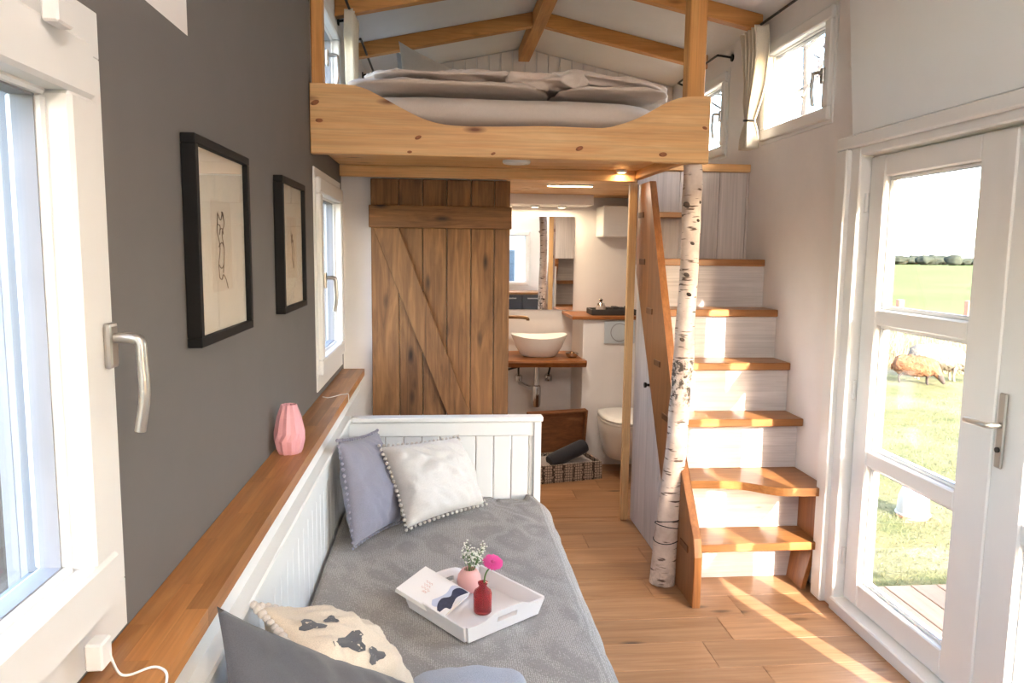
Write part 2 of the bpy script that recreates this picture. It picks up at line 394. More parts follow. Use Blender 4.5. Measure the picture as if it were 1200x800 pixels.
lf2 = door_leaf(1.463, 2.284, 1.60, 2.125)
box('astragal', PVC, d1, 1.785, 1.797, 2.262, 2.312, .06, 1.985, .004)
hp = box('handle_plate', NICKEL, d1, 1.778, 1.787, 2.205, 2.238, .905, 1.15, .004)
MB().tube(smoothpath([(1.782, 2.222, 1.045), (1.742, 2.222, 1.045), (1.732, 2.235, 1.045), (1.730, 2.27, 1.045), (1.733, 2.325, 1.043)], 4), .0095, 10).build('lever', NICKEL, hp, True, angle=50)
MB().tube([(1.784, 2.222, .965), (1.772, 2.222, .965)], .009, 14).build('lock_cylinder', BLACKM, hp)
for z in (.25, 1.0, 1.8):
    MB().tube([(1.788, 3.10, z-.04), (1.788, 3.10, z+.04)], .008, 10).build('hinge', PVC, d1, True, angle=40)

# ------------------------------------------------------------------ roof timbers
RY = [4.165, 5.026, 3.30]
tag(MB().box(XM-.042, XM+.042, YF, YB-.014, ZR-.10, ZR-.006, .004).build('ridge_beam', BEAM_Y), 'long honey pine ridge beam along the roof peak', 'beam')
for k, y in enumerate(RY):
    for s, xe in ((-1, XL), (1, XR-.05)):
        xa = XM + s*.042; za = ZR - SL*.042; zb = ZR - SL*abs(xe-XM); d = .088
        side = 'grey wall side' if s < 0 else 'stair side'
        where = {0: 'over the foot of the loft bed', 1: 'over the middle of the loft bed'}.get(k, 'just in front of the loft')
        tag(MB().hexa([(xa, y-.03, za-d), (xe, y-.03, zb-d), (xe, y+.03, zb-d), (xa, y+.03, za-d), (xa, y-.03, za), (xe, y-.03, zb), (xe, y+.03, zb), (xa, y+.03, za)], .004)
            .build('rafter', BEAM_X), 'honey pine rafter on the %s %s' % (side, where), 'beam', 'roof rafters')

# ------------------------------------------------------------------ bathroom partition and plank door
wp = tag(MB().box(XL, .36, 4.305, 4.375, 0, 2.03).build('wall_partition', WHITE), 'white partition wall beside the plank door', kind='structure')
tag(box('trim_1', wood('pale_pine_post', (222, 182, 130), (200, 152, 100), 'Z', .55), None, 1.058, 1.102, 4.272, 4.305, 0, 1.97, .003), 'pale pine post at the bathroom opening', kind='structure')
tag(box('trim_2', OAK_X, None, .36, 1.052, 4.322, 4.33, 0, .003, .001), kind='structure')
d2 = thing('door_2', (0, 4.27, 0), 'brown rustic plank sliding door with diagonal brace', kind='structure')
ex = [(px-434)/164*.77-.39 for px in (434, 466.7, 494.5, 523, 551.5, 579.2, 598)]
for a, b in zip(ex, ex[1:]):
    box('plank', BARN_Z, d2, a+.0015, b-.0015, 4.265+random.uniform(-.002, .002), 4.292, .03, 1.965, .003)
box('rail', BARN_X, d2, -.398, .386, 4.238, 4.264, 1.70, 1.822, .004)
box('rail', BARN_X, d2, -.398, .386, 4.238, 4.264, .20, .322, .004)
pa, pb = onY(437, 267, 4.245), onY(467, 267, 4.245); pc, pd = onY(524, 485, 4.245), onY(551, 485, 4.245)
def ext(a, b, z): t = (z-a.z)/(b.z-a.z); return (a.x+(b.x-a.x)*t, z)
MB().prism([(pa.x, 1.698), (pb.x, 1.698), ext(pb, pd, .324), ext(pa, pc, .324)], lambda u, v, w: (u, w, v), 4.240, 4.264, .003).build('brace', BARN_Z, d2)

# ------------------------------------------------------------------ sleeping loft
lo = thing('sleeping_loft', (.3, 4.3, 2.03), 'honey pine sleeping loft with scooped front board', 'loft')
YL = 3.30
top = [(-.547, 2.262), (-.36, 2.255), (-.27, 2.222), (-.16, 2.165), (-.06, 2.122), (.06, 2.103), (.25, 2.105), (.45, 2.112), (.62, 2.110), (.72, 2.115), (.84, 2.155), (.94, 2.21), (1.01, 2.242), (1.08, 2.254), (1.165, 2.256)]
tp = smoothpath([(x, z, 0) for x, z in top], 3)
tp = [(p.x, p.y) for p in tp]
MB().prism([(-.547, 1.977), (1.165, 1.973)] + tp[::-1], lambda u, v, w: (u, w, v), YL, YL+.06, .004).build('front_board', PINE_X, lo)
for kx, ky, kr in ((369, 120, .014), (374, 141, .012), (490, 161, .011), (480, 178, .008), (578, 180, .008), (679, 174, .013), (777, 181, .014), (826, 150, .009)):
    q = onY(kx, ky, YL)
    MB().lathe([(0, .0006), (kr*.6, .0006), (kr, 0), (0, 0)], (0, 0, 0), 16, 1.5, .8).build('knot', KNOT, lo, True, xf=Matrix.Translation((q.x, YL+.0002, q.z)) @ Matrix.Rotation(R(random.uniform(-25, 25)), 4, 'Y') @ Matrix.Rotation(R(90), 4, 'X'))
box('post', PINE_Z, lo, -.547, -.500, 3.362, 3.43, 2.09, 2.74, .004)
box('post', PINE_Z, lo, 1.078, 1.156, 3.362, 3.44, 2.09, 2.90, .004)
y = 3.36; n_ = 0
while y < 4.21:
    box('underside_board', PINE_X, lo, XL+.002, 1.09, y+.001, min(y+.145, 4.21)-.001, 2.03, 2.048, .002); y += .145
box('joist', PINE_X, lo, XL+.002, 1.07, 4.212, 4.252, 1.97, 2.03, .003)
box('joist', PINE_Y, lo, 1.072, 1.112, 3.362, 4.252, 1.985, 2.045, .003)
box('deck_panel', PINE_X, lo, XL+.002, 1.115, 3.362, 4.34, 2.05, 2.088, .002)
box('deck_panel', PINE_X, lo, XL+.002, XR-.002, 4.342, YB-.016, 2.05, 2.088, .002)
# wooden ceiling of the bathroom
y = 4.40
bc = thing('ceiling_boards', (.6, 5.0, 2.0), 'pine board ceiling over the bathroom', kind='structure'); bc.name = 'ceiling_bathroom'
while y < YB-.05:
    box('board', PINE_X, bc, XL+.002, XR-.002, y+.001, min(y+.15, YB)-.002, 2.0, 2.02, .002); y += .15
# lights
def puck(c, r, name, label, e=0, watts=0, sy_=1):
    t = thing(name, c, label, 'lamp')
    MB().lathe([(0, -.001), (r, -.001), (r, -.010), (r*.93, -.016), (r*.78, -.016), (r*.76, -.012)], c, 28).build('housing', LACQ, t, True, angle=40)
    MB().lathe([(0, -.0125), (r*.755, -.0125), (r*.6, -.0165), (0, -.018)], c, 28).build('diffuser', LAMPON if e else LACQ, t, True)
    if watts:
        ld = bpy.data.lights.new(name+'_light', 'AREA'); ld.shape = 'DISK'; ld.size = r*1.4; ld.energy = watts; ld.color = (1, .78, .52)
        lb = bpy.data.objects.new('light', ld); COL.objects.link(lb); lb.parent = t; lb.location = (0, 0, -.022)
    return t
LAMPON = emit('warm_lamp_glass', (255, 226, 178), 4)
GLOBE = emit('fill_globe_glow', (255, 247, 238), FILL_STRENGTH)
for yy in (-.25, -1.0):  # unseen glowing globes, added to brighten the room from behind the viewer
    t = thing('fill_globe', (XM, yy, 2.78), 'added fill light globe under the ridge beam behind the viewer', 'lamp', 'added fill globes on the ridge')
    MB().lathe([(0, 0), (.05, 0), (.05, -.02), (.03, -.03), (.03, -.06), (0, -.06)], (XM, yy, ZR-.10), 20).build('canopy', LACQ, t, True, angle=40)
    MB().ball((XM, yy, ZR-.10-.15), .10, 3).build('globe', GLOBE, t, True)
puck((.372, 3.86, 2.03), .07, 'ceiling_puck_lamp', 'round white puck lamp under the loft boards')
puck((.985, 4.18, 2.03), .03, 'small_spot_lamp', 'small lit spot lamp in the corner under the loft', 1, .12)
t = thing('led_bar_lamp', (.80, 4.78, 2.0), 'slim lit light bar on the bathroom ceiling', 'lamp')
box('housing', LACQ, t, .655, .945, 4.765, 4.805, 1.988, 2.0, .002); box('diffuser', LAMPON, t, .66, .94, 4.768, 4.802, 1.984, 1.988, .001)
ld = bpy.data.lights.new('led_bar_light', 'AREA'); ld.shape = 'RECTANGLE'; ld.size = .28; ld.size_y = .03; ld.energy = 2.6; ld.color = (1, .88, .74)
lb = bpy.data.objects.new('light', ld); COL.objects.link(lb); lb.parent = t; lb.location = (0, 0, -.02)

# ------------------------------------------------------------------ bathroom
tag(box('trim_3', WHITE, None, XL+.002, 1.12, 5.62, YB-.002, 1.925, 2.0, .002), 'white lamp soffit above the bathroom mirror', kind='structure')
for x in (.49, .70, .905):
    puck((x, 5.77, 1.925), .036, 'downlight', 'warm lit recessed downlight over the bathroom mirror', 1, .7)['group'] = 'downlights over the mirror'
tag(box('wall_service', WHITE, None, 1.03, XR, 5.45, YB, 0, 1.09, .003), 'low white boxed-in wall behind the toilet', kind='structure')
sh = box('wall_shelf', LIVE_X, None, .945, XR-.004, 5.425, YB-.002, 1.09, 1.115, .004); tag(sh, 'narrow brown wooden shelf on top of the low toilet wall', 'shelf')
mt, n, l, p = newmat('mirror_silver'); p.inputs['Metallic'].default_value = 1; p.inputs['Roughness'].default_value = .015; p.inputs['Base Color'].default_value = (.9, .91, .91, 1)
mr = thing('wall_mirror', (.64, 5.91, 1.125), 'frameless rectangular mirror above the wash basin', 'mirror')
box('backing', BLACKM, mr, .255, 1.025, 5.912, 5.9195, 1.13, 1.845, .001); box('mirror_glass', mt, mr, .25, 1.03, 5.906, 5.912, 1.125, 1.85, .001)
# live-edge vanity board
bm_ = []
for i in range(25):
    x = .05 + i*(1.045-.05)/24; bm_.append((x, 5.345 + .018*noise.noise(Vector((x*6, 1, 0))) + .008*noise.noise(Vector((x*22, 2, 0)))))
b = MB(); r1 = [(x, y+.006, .800) for x, y in bm_]; r2 = [(x, y, .785) for x, y in bm_]; r3 = [(x, y+.010, .765) for x, y in bm_]; r4 = [(x, y+.030, .748) for x, y in bm_]
b.rings([[(x, 5.90, .8) for x, _ in bm_], r1, r2, r3, r4, [(x, 5.90, .748) for x, _ in bm_]], cap=False, closed=False)
ee = [[r[0] for r in ([(bm_[0][0], 5.9, .8)], r1, r2, r3, r4, [(bm_[0][0], 5.9, .748)])], [r[-1] for r in ([(bm_[-1][0], 5.9, .8)], r1, r2, r3, r4, [(bm_[-1][0], 5.9, .748)])]]
for e_ in ee: b.bm.faces.new([b.bm.verts.new(q) for q in e_])
tag(b.build('vanity_board', LIVE_X), 'live-edge wooden vanity board under the white basin', 'vanity top')
CER = plain('white_ceramic', (240, 238, 234), .12, var=.005, bmp=0)
bc_ = (.725, 5.60, .801)
b = MB().lathe([(0, 0), (.115, 0), (.135, .01), (.175, .07), (.205, .135), (.212, .152), (.206, .156), (.196, .146), (.165, .075), (.12, .025), (0, .018)], bc_, 40, 1, .82)
for v_ in b.bm.verts: v_.co.z += .022*max(0, (v_.co.z-bc_[2])/.15)*(((v_.co.x-bc_[0])/.21)**2 - .3)
tag(b.build('wash_basin', CER, None, True, angle=60), 'white oval bowl basin on the live-edge board', 'basin')
BRONZE = plain('bronze_tap', (120, 92, 64), .3, .8, bmp=0)
tp_ = thing('basin_tap', (.44, 5.74, .80), 'bronze basin tap with straight spout reaching over the basin', 'tap')
MB().lathe([(0, 0), (.03, 0), (.03, .008), (.018, .012), (.018, .285), (.014, .30), (0, .30)], (.44, 5.74, .80), 20).build('column', BRONZE, tp_, True, angle=40)
MB().tube(smoothpath([(.44, 5.74, 1.078), (.50, 5.72, 1.082), (.60, 5.70, 1.082), (.645, 5.69, 1.076), (.65, 5.69, 1.06)], 4), .013, 12).build('spout', BRONZE, tp_, True, angle=50)
MB().tube([(.44, 5.74, 1.10), (.44, 5.70, 1.13)], .006, 8).build('lever', BRONZE, tp_, True)
sd = thing('soap_dish', (.97, 5.55, .801), 'small glass dish on the vanity board beside the basin', 'dish')
MB().lathe([(0, 0), (.03, 0), (.044, .012), (.05, .034), (.046, .034), (.038, .014), (0, .008)], (.965, 5.52, .801), 20).build('bowl', CHROME, sd, True, angle=50)
MB().ball((.965, 5.52, .83), .024, 2, (1, 1, .6)).build('soap', BRONZE, sd, True)
tr = thing('bottle_trap', (.725, 5.62, .35), 'chrome basin drain pipe with bottle trap', 'drain')
MB().tube([(.715, 5.62, .747), (.715, 5.62, .58)], .019, 14).build('drain_pipe', CHROME, tr, True, angle=50)
MB().lathe([(0, 0), (.026, 0), (.033, .02), (.034, .14), (.03, .16), (.02, .165), (.02, .20), (0, .20)], (.715, 5.62, .41), 18).build('trap_cup', CHROME, tr, True, angle=50)
MB().tube([(.715, 5.62, .54), (.665, 5.75, .54), (.62, 5.92, .54)], .017, 12).build('outlet_pipe', CHROME, tr, True, angle=50)
for x in (.60, .835):
    v = thing('angle_valve', (x, 5.86, .55), 'small chrome angle valve ' + ('on the tap side of the drain pipe' if x < .7 else 'between the drain pipe and the toilet wall'), 'valve', 'valves under the basin')
    MB().tube([(x, 5.92, .60), (x, 5.83, .60)], .018, 14).build('valve_body', CHROME, v, True, angle=50)
    MB().lathe([(0, -.03), (.028, -.03), (.03, -.01), (.03, .012), (.012, .025), (0, .025)], (x, 5.84, .60), 14).build('knob', CHROME, v, True, angle=50)
    xa = x + (.12 if x < .7 else -.05)
    MB().tube(smoothpath([(x, 5.84, .62), (x+.01, 5.83, .70), (xa, 5.80, .73), (xa-.16, 5.78, .70), (.42, 5.76, .72 if x < .7 else .66), (.40, 5.76, .742)], 5), .008, 8).build('hose', BLACKM, v, True)
# toilet
wc = thing('toilet', (1.305, 5.2, .1), 'white wall-hung toilet with closed lid', 'toilet')
def wcring(z, w, y0, y1, n=36):
    cx, cyy, hl = 1.305, (y0+y1)/2, (y1-y0)/2; out = []
    for j in range(n):
        a = 2*math.pi*j/n; c, s = math.cos(a), math.sin(a)
        e = 1.0 if s < 0 else .45
        out.append((cx + w*math.copysign(abs(c)**(.85 if s < 0 else .5), c), cyy + hl*math.copysign(abs(s)**e, s), z))
    return out
MB().rings([wcring(.10, .09, 5.18, 5.45), wcring(.13, .125, 5.08, 5.45), wcring(.22, .15, 5.0, 5.45), wcring(.32, .172, 4.945, 5.45), wcring(.385, .182, 4.92, 5.45), wcring(.395, .178, 4.925, 5.45)]).build('bowl', CER, wc, True, angle=60)
MB().rings([wcring(.397, .182, 4.915, 5.42), wcring(.408, .187, 4.91, 5.42), wcring(.416, .184, 4.913, 5.42)]).build('seat', CER, wc, True, angle=60)
MB().rings([wcring(.419, .184, 4.913, 5.42), wcring(.432, .188, 4.909, 5.42), wcring(.444, .178, 4.925, 5.41), wcring(.448, .14, 4.98, 5.38)]).build('lid', CER, wc, True, angle=60)
FLUSH = plain('flush_plate_grey', (184, 192, 198), .3, bmp=0)
fp = thing('flush_plate', (1.30, 5.44, .915), 'square grey flush plate with round button above the toilet', 'flush plate')
box('plate', FLUSH, fp, 1.187, 1.415, 5.438, 5.449, .915, 1.08, .004, 2)
MB().tube([(1.30, 5.439, .9975), (1.30, 5.432, .9975)], .062, 32).build('button', FLUSH, fp, True, angle=40)
MB().tube([(1.30, 5.4385, .9975), (1.30, 5.4345, .9975)], .068, 32).build('button_ring', RUBBER, fp, True, angle=40)
vb = thing('vent_box', (1.35, 5.78, 1.69), 'white wall box with rounded edges in the bathroom corner', 'vent box')
box('body', PVC, vb, 1.20, 1.62, 5.64, YB-.002, 1.695, 1.925, .012, 3)
for i in range(5): box('louvre', PVC, vb, 1.24, 1.58, 5.636, 5.641, 1.72+i*.018, 1.73+i*.018, .001)
# things on the shelf
DARKT = plain('dark_tray', (52, 48, 46), .6, bmp=.1)
st_ = thing('shelf_tray', (1.26, 5.6, 1.115), 'dark oblong tray with toiletries on the toilet shelf', 'tray')
b = MB(); b.box(1.11, 1.44, 5.52, 5.72, 1.116, 1.122, .002)
for q in ((1.105, 1.445, 5.515, 5.525), (1.105, 1.445, 5.715, 5.725), (1.105, 1.115, 5.525, 5.715), (1.435, 1.445, 5.525, 5.715)): b.box(q[0], q[1], q[2], q[3], 1.116, 1.158, .003)
b.build('tray_body', DARKT, st_)
cj = thing('cotton_jar', (1.185, 5.6, 1.123), 'small clear jar with knobbed lid on the dark shelf tray', 'jar')
MB().lathe([(0, 0), (.035, 0), (.038, .01), (.038, .05), (.03, .062), (0, .062)], (1.19, 5.60, 1.123), 18).build('jar_body', plain('jar_grey', (176, 160, 150), .15), cj, True, angle=50)
MB().lathe([(0, .062), (.032, .063), (.026, .078), (.008, .082), (.01, .095), (.016, .105), (.006, .115), (0, .115)], (1.19, 5.60, 1.123), 18).build('lid', CHROME, cj, True, angle=50)
for i, x in enumerate((1.25, 1.30, 1.35, 1.40)):
    tag(MB().box(x-.022, x+.022, 5.56, 5.66, 1.123, 1.17+.006*(i % 2), .006, 2).build('soap_bar', DARKT), 'dark boxed soap standing in the tray on the toilet shelf', 'soap', 'soaps on the shelf tray')
# crate with patterned base and open lid
mt, n, l, p = newmat('triangle_pattern')
v = coords(n, l, (1, 1, 1), False); w1_ = n.new('ShaderNodeTexVoronoi'); w1_.feature = 'DISTANCE_TO_EDGE'; w1_.inputs['Scale'].default_value = 55; w1_.inputs['Randomness'].default_value = .25; l.new(v, w1_.inputs['Vector'])
l.new(ramp(n, l, w1_.outputs['Distance'], [(.08, s2l((64, 52, 46))), (.12, s2l((178, 160, 144)))]), p.inputs['Base Color']); p.inputs['Roughness'].default_value = .7
TRI = mt
ck = thing('storage_box', (.88, 5.2, 0), 'open wooden storage box with triangle patterned sides', 'box')
xf = Matrix.Translation((.86, 5.20, 0)) @ Matrix.Rotation(R(14), 4, 'Z')
b = MB()
for q in ((-.23, .23, -.16, -.145), (-.23, .23, .145, .16), (-.23, -.215, -.145, .145), (.215, .23, -.145, .145)): b.box(q[0], q[1], q[2], q[3], .0, .125, .002)
b.box(-.23, .23, -.16, .16, 0.0, .012)
b.build('box_body', TRI, ck, xf=xf)
xl_ = xf @ Matrix.Translation((0, .172, .125)) @ Matrix.Rotation(R(8), 4, 'X')
b = MB(); b.box(-.23, .23, 0, .012, 0, .32, .002)
for q in ((-.23, -.215, 0, .32), (.215, .23, 0, .32), (-.215, .215, .305, .32)): b.box(q[0], q[1], -.04, 0, q[2], q[3], .002)
b.build('lid', BOXW, ck, xf=xl_)
CLOTHW = fabric('pale_towel', (206, 194, 188)); CHAR = fabric('charcoal_towel', (56, 56, 62), weave=500)
def slab(name, mat, parent, c, size, seed, amp=.012, fr=6, n=(24, 16, 6), xf=None, fold=0):
    """soft rounded slab with folds"""
    b = MB(); q = bmesh.ops.create_cube(b.bm, size=2)
    bmesh.ops.subdivide_edges(b.bm, edges=b.bm.edges[:], cuts=n[0], use_grid_fill=True)
    S = Vector(size)/2; C = Vector(c); sd_ = Vector((seed*7.3, seed*3.1, seed*1.7))
    for v in b.bm.verts:
        p_ = v.co.copy(); rr = (abs(p_.x)**5+abs(p_.y)**5+abs(p_.z)**3)**.22
        p_ = p_/max(rr, .6) if rr > 0 else p_
        w = Vector((p_.x*S.x, p_.y*S.y, p_.z*S.z))
        d = noise.fractal(w*fr+sd_, 1, 2, 4)*amp + noise.noise(Vector((w.x*fr*.5, w.y*fr*2.5, w.z*fr))+sd_)*amp*.8
        if fold:
            rg1 = 1-abs(noise.noise(Vector((w.x*3.2+w.y*2.2, w.y*7-w.x*1.5, w.z*5))+sd_))*2.2; rg2 = 1-abs(noise.noise(Vector((w.x*9-w.y*5, w.y*11+w.x*3, w.z*14))+sd_))*2
            d += fold*(max(rg1, 0)**2*1.3 + max(rg2, 0)**2*.55 - .6)
        w += p_.normalized()*d; v.co = w + (C if xf is None else Vector())
    return b.build(name, mat, parent, True, xf=xf)
slab('folded_cloth', CLOTHW, ck, (0, 0, 0), (.40, .26, .10), 3, .008, 10, (10, 0, 0), xf=xf @ Matrix.Translation((0, 0, .075)))
b = MB(); rs = []
for i in range(17):
    t = i/16; x = (t-.5)*.30; rr = .058*(.96+.05*noise.noise(Vector((x*9, 0, 5)))) * (1 if 0 < i < 16 else .86)
    rs.append([(x, rr*math.cos(a)*(1+.05*noise.noise(Vector((x*8, a*2, 0)))), rr*math.sin(a)*.92) for a in [2*math.pi*j/22 for j in range(22)]])
b.rings(rs, cap=True)
tag(b.build('rolled_towel', CHAR, None, True, angle=60, xf=Matrix.Translation((.875, 5.115, .178)) @ Matrix.Rotation(R(22), 4, 'Z') @ Matrix.Rotation(R(-17), 4, 'Y')), 'rolled charcoal towel lying on the open storage box', 'towel')

# ------------------------------------------------------------------ staircase
sc = thing('staircase', (1.45, 3.7, 0), 'steep open stair with orange-brown treads and whitewashed risers', 'staircase')
X0, X1 = 1.158, 1.776
TZ = [.257, .517, .777, 1.030, 1.288, 1.550]        # tread tops
TF = [3.235, None, 3.515, 3.685, 3.860, 4.055]      # front edges
TBk = [3.46, 3.58, 3.715, 3.885, 4.07, 4.335]
TTH = .038
for i, z in enumerate(TZ):
    if i == 1:
        fr = smoothpath([(X0, 3.372, 0), (1.26, 3.368, 0), (1.37, 3.352, 0), (1.44, 3.318, 0), (1.50, 3.268, 0), (1.56, 3.238, 0), (1.64, 3.232, 0), (1.752, 3.228, 0)], 4)
        po = [(p_.x, p_.y) for p_ in fr] + [(1.762, 3.262), (X1, 3.262), (X1, TBk[1]), (X0, TBk[1])]
        MB().prism(po, lambda u, v, w: (u, v, w), z-TTH, z, .003).build('tread', STAIR_X, sc)
    else:
        xe = 1.757 if i == 0 else X1
        xr_ = 1.752 if i == 0 else X1
        box('tread', STAIR_X, sc, X0, xr_, TF[i], TBk[i], z-TTH, z, .004)
RYs = [3.455, 3.445, 3.575, 3.71, 3.88, 4.065]
zp = 0
for i, z in enumerate(TZ):
    box('riser', WASH_X, sc, X0, X1, RYs[i], RYs[i]+.016, zp + .001, z-TTH-.001, .001); zp = z
# small upper side tread and tall panel to the loft
box('tread', STAIR_X, sc, X0, 1.44, 4.17, 4.335, 1.775, 1.806, .003)
for a, b in ((1.115, 1.365), (1.365, 1.60), (1.60, 1.762)):
    box('upper_panel', WASH_Z, sc, a+.001, b-.001, 4.336, 4.352, 1.512, 2.046, .002)
box('upper_panel', WASH_Z, sc, 1.763, X1+.002, 4.336, 4.352, 1.552, 2.046, .002)
box('top_trim', PINE_X, sc, 1.117, X1, 4.318, 4.354, 2.048, 2.092, .003)
# side boards under the two lowest treads, by the wall
box('side_board', STAIR_Z, sc, 1.738, 1.762, 3.262, 3.575, .258, .478, .002)
MB().hexa([(1.70, 3.30, 0), (1.724, 3.30, 0), (1.724, 3.455, 0), (1.70, 3.455, 0), (1.73, 3.265, .218), (1.752, 3.265, .218), (1.752, 3.455, .218), (1.73, 3.455, .218)], .002).build('side_board', STAIR_Z, sc)
# stringer
SO = [(3.142, 0), (3.142, .235), (3.165, .315), (3.415, .62), (3.66, 1.10), (3.90, 1.58), (4.085, 1.965), (4.315, 1.965), (4.315, 1.46), (3.95, .876), (3.684, .436), (3.41, 0)]
MB().prism(SO, lambda u, v, w: (w, u, v), 1.118, 1.156, .004).build('stringer', STAIR_Z, sc)
TENON = wood('tenon_end_grain', (120, 72, 36), (92, 52, 24), 'X')
for y, z in ((3.28, .24), (3.50, .50), (3.64, .76), (3.82, 1.01), (4.0, 1.268), (4.18, 1.53), (4.235, 1.79)):
    b = MB(); b.box(-.004, .002, -.055, .055, -.016, .016, .002)
    b.build('tenon', TENON, sc, xf=Matrix.Translation((1.117, y, z)))
uc = thing('understair_cupboard', (1.13, 3.95, 0), 'whitewashed cupboard front under the stair with small dark knob', 'cupboard')
for a, b in ((3.50, 3.74), (3.74, 4.0), (4.0, 4.30)):
    zz = lambda yy: min(1.44, max(.03, (yy-3.41)/(4.315-3.41)*1.50 - .01 + .06))
    MB().prism([(a+.0015, .002), (b-.0015, .002), (b-.0015, zz(b)), (a+.0015, zz(a))], lambda u, v, w: (w, u, v), 1.122, 1.138, .0015).build('panel_board', WASH_Z, uc)
MB().lathe([(0, 0), (.007, 0), (.007, .012), (.015, .018), (.015, .028), (0, .031)], (0, 0, 0), 16).build('knob', BLACKM, uc, True, angle=50, xf=Matrix.Translation((1.121, 3.97, .868)) @ Matrix.Rotation(R(-90), 4, 'Y'))

# ------------------------------------------------------------------ birch trunk
mt, n, l, p = newmat('birch_bark')
v = coords(n, l, (1, 1, 1), False)
base = ramp(n, l, tex_noise(n, l, v, 9, 4), [(.3, s2l((182, 160, 146))), (.7, s2l((228, 212, 198)))])
vl = n.new('ShaderNodeMapping'); vl.inputs['Scale'].default_value = (14, 14, 75); l.new(v, vl.inputs[0])
lent = ramp(n, l, tex_noise(n, l, vl.outputs[0], 1, 2, .5), [(.60, (0, 0, 0)), (.67, (1, 1, 1))])
c_ = mix(n, l, lent, base, s2l((92, 72, 60)))
blot = ramp(n, l, tex_noise(n, l, v, 7.5, 5, .65, .8), [(.665, (0, 0, 0)), (.70, (1, 1, 1))])
c_ = mix(n, l, blot, c_, s2l((58, 48, 42))); sz = n.new('ShaderNodeSeparateXYZ'); l.new(v, sz.inputs[0])
band = ramp(n, l, sz.outputs[2], [(.0, (.35, .35, .35)), (.16, (0, 0, 0)), (.86, (0, 0, 0)), (.92, (1, 1, 1)), (1.0, (1, 1, 1))])
sc2 = n.new('ShaderNodeMath'); sc2.operation = 'LESS_THAN'; sc2.inputs[1].default_value = 1.09; l.new(sz.outputs[2], sc2.inputs[0])
crk = ramp(n, l, tex_noise(n, l, v, 34, 5, .7, .6), [(.44, (1, 1, 1)), (.54, (0, 0, 0))])
bm1 = mix(n, l, 1.0, band, crk, 'MULTIPLY'); bm2 = mix(n, l, 1.0, bm1, sc2.outputs[0], 'MULTIPLY')
c_ = mix(n, l, bm2, c_, s2l((74, 64, 56)))
l.new(c_, p.inputs['Base Color']); p.inputs['Roughness'].default_value = .8
bump(n, l, p, tex_noise(n, l, v, 30, 4), .4, .006)
BIRCH = mt
bt = thing('birch_trunk', (1.056, 3.42, 0), 'white birch trunk post holding up the loft corner', 'tree trunk')
bp = []; br = []
for x, y, r, yy in [(775, 690, .064, 3.42), (777, 665, .060, 3.42), (784, 600, .054, 3.42), (791, 540, .050, 3.415), (796, 480, .0475, 3.41), (801, 420, .046, 3.405), (803, 380, .044, 3.40), (808, 310, .041, 3.395), (810, 250, .042, 3.385), (812, 215, .043, 3.375), (811, 194, .039, 3.365)]:
    q = onY(x, y, yy); bp.append(q); br.append(r)
bp[0].z = 0; bp[-1].z = 1.974
P_ = smoothpath(bp, 8); rr_ = smoothpath([(r, 0, 0) for r in br], 8)
MB().tube(P_, [q.x for q in rr_], 20, jit=.10).build('trunk', BIRCH, bt, True)
BARKD = plain('dark_bark_scar', (66, 54, 46), .9, var=.3, nscale=30, bmp=.6, bscale=60)
for px, py, s in ((815, 210, .022), (818, 236, .016), (805, 322, .013), (808, 345, .012), (812, 285, .010), (806, 240, .018), (800, 398, .012), (818, 258, .010)):
    q = onY(px, py, 3.345)
    MB().ball((0, 0, 0), s, 2, (1.1, .45, .75)).build('knot', BARKD, bt, True, xf=Matrix.Translation(q + Vector((0, .006, 0))) @ Matrix.Rotation(R(25), 4, 'Y'))
wr = []
for i in range(90):
    a = i/90*2*math.pi*3.2; z = .24 + .05*math.sin(i/90*9) + i/90*.04
    c = min(P_, key=lambda q: abs(q.z-z)); wr.append((c.x+math.cos(a)*.0595, c.y+math.sin(a)*.0595, z))
MB().tube(wr, .0022, 6).build('wire', BLACKM, bt, True)

# ------------------------------------------------------------------ left wall: ledge, pictures, vase, cables
lg = thing('wall_ledge', (-.49, 2.6, .88), 'long oiled beech ledge along the grey wall', 'ledge')
rnd = random.Random(11)
for k, (xa, xb) in enumerate(((-.549, -.508), (-.508, -.468), (-.468, -.428))):
    y = -1.0 - rnd.random()*.3
    while y < 4.22:
        y1 = min(y + rnd.uniform(.28, .52), 4.235)
        if 4.235-y1 < .12: y1 = 4.235
        box('stave', LEDGE_Y, lg, xa+.0001, xb-.0001, max(y, -1.0)+.0001, y1-.0001, .884, .920, 0); y = y1 + .0001
        if y >= 4.234: break
box('fascia', LACQ, lg, -.549, -.455, -1.0, 4.235, .80, .883, .002)
MATP = plain('picture_mat', (232, 226, 212), .8, var=.01, bmp=0); SHEET = plain('sketch_paper', (222, 212, 196), .85, var=.03, bmp=0)
FRM = plain('black_frame', (13, 12, 12), .6, bmp=.02, spec=.25); INK = plain('ink', (70, 62, 58), .9, bmp=0)
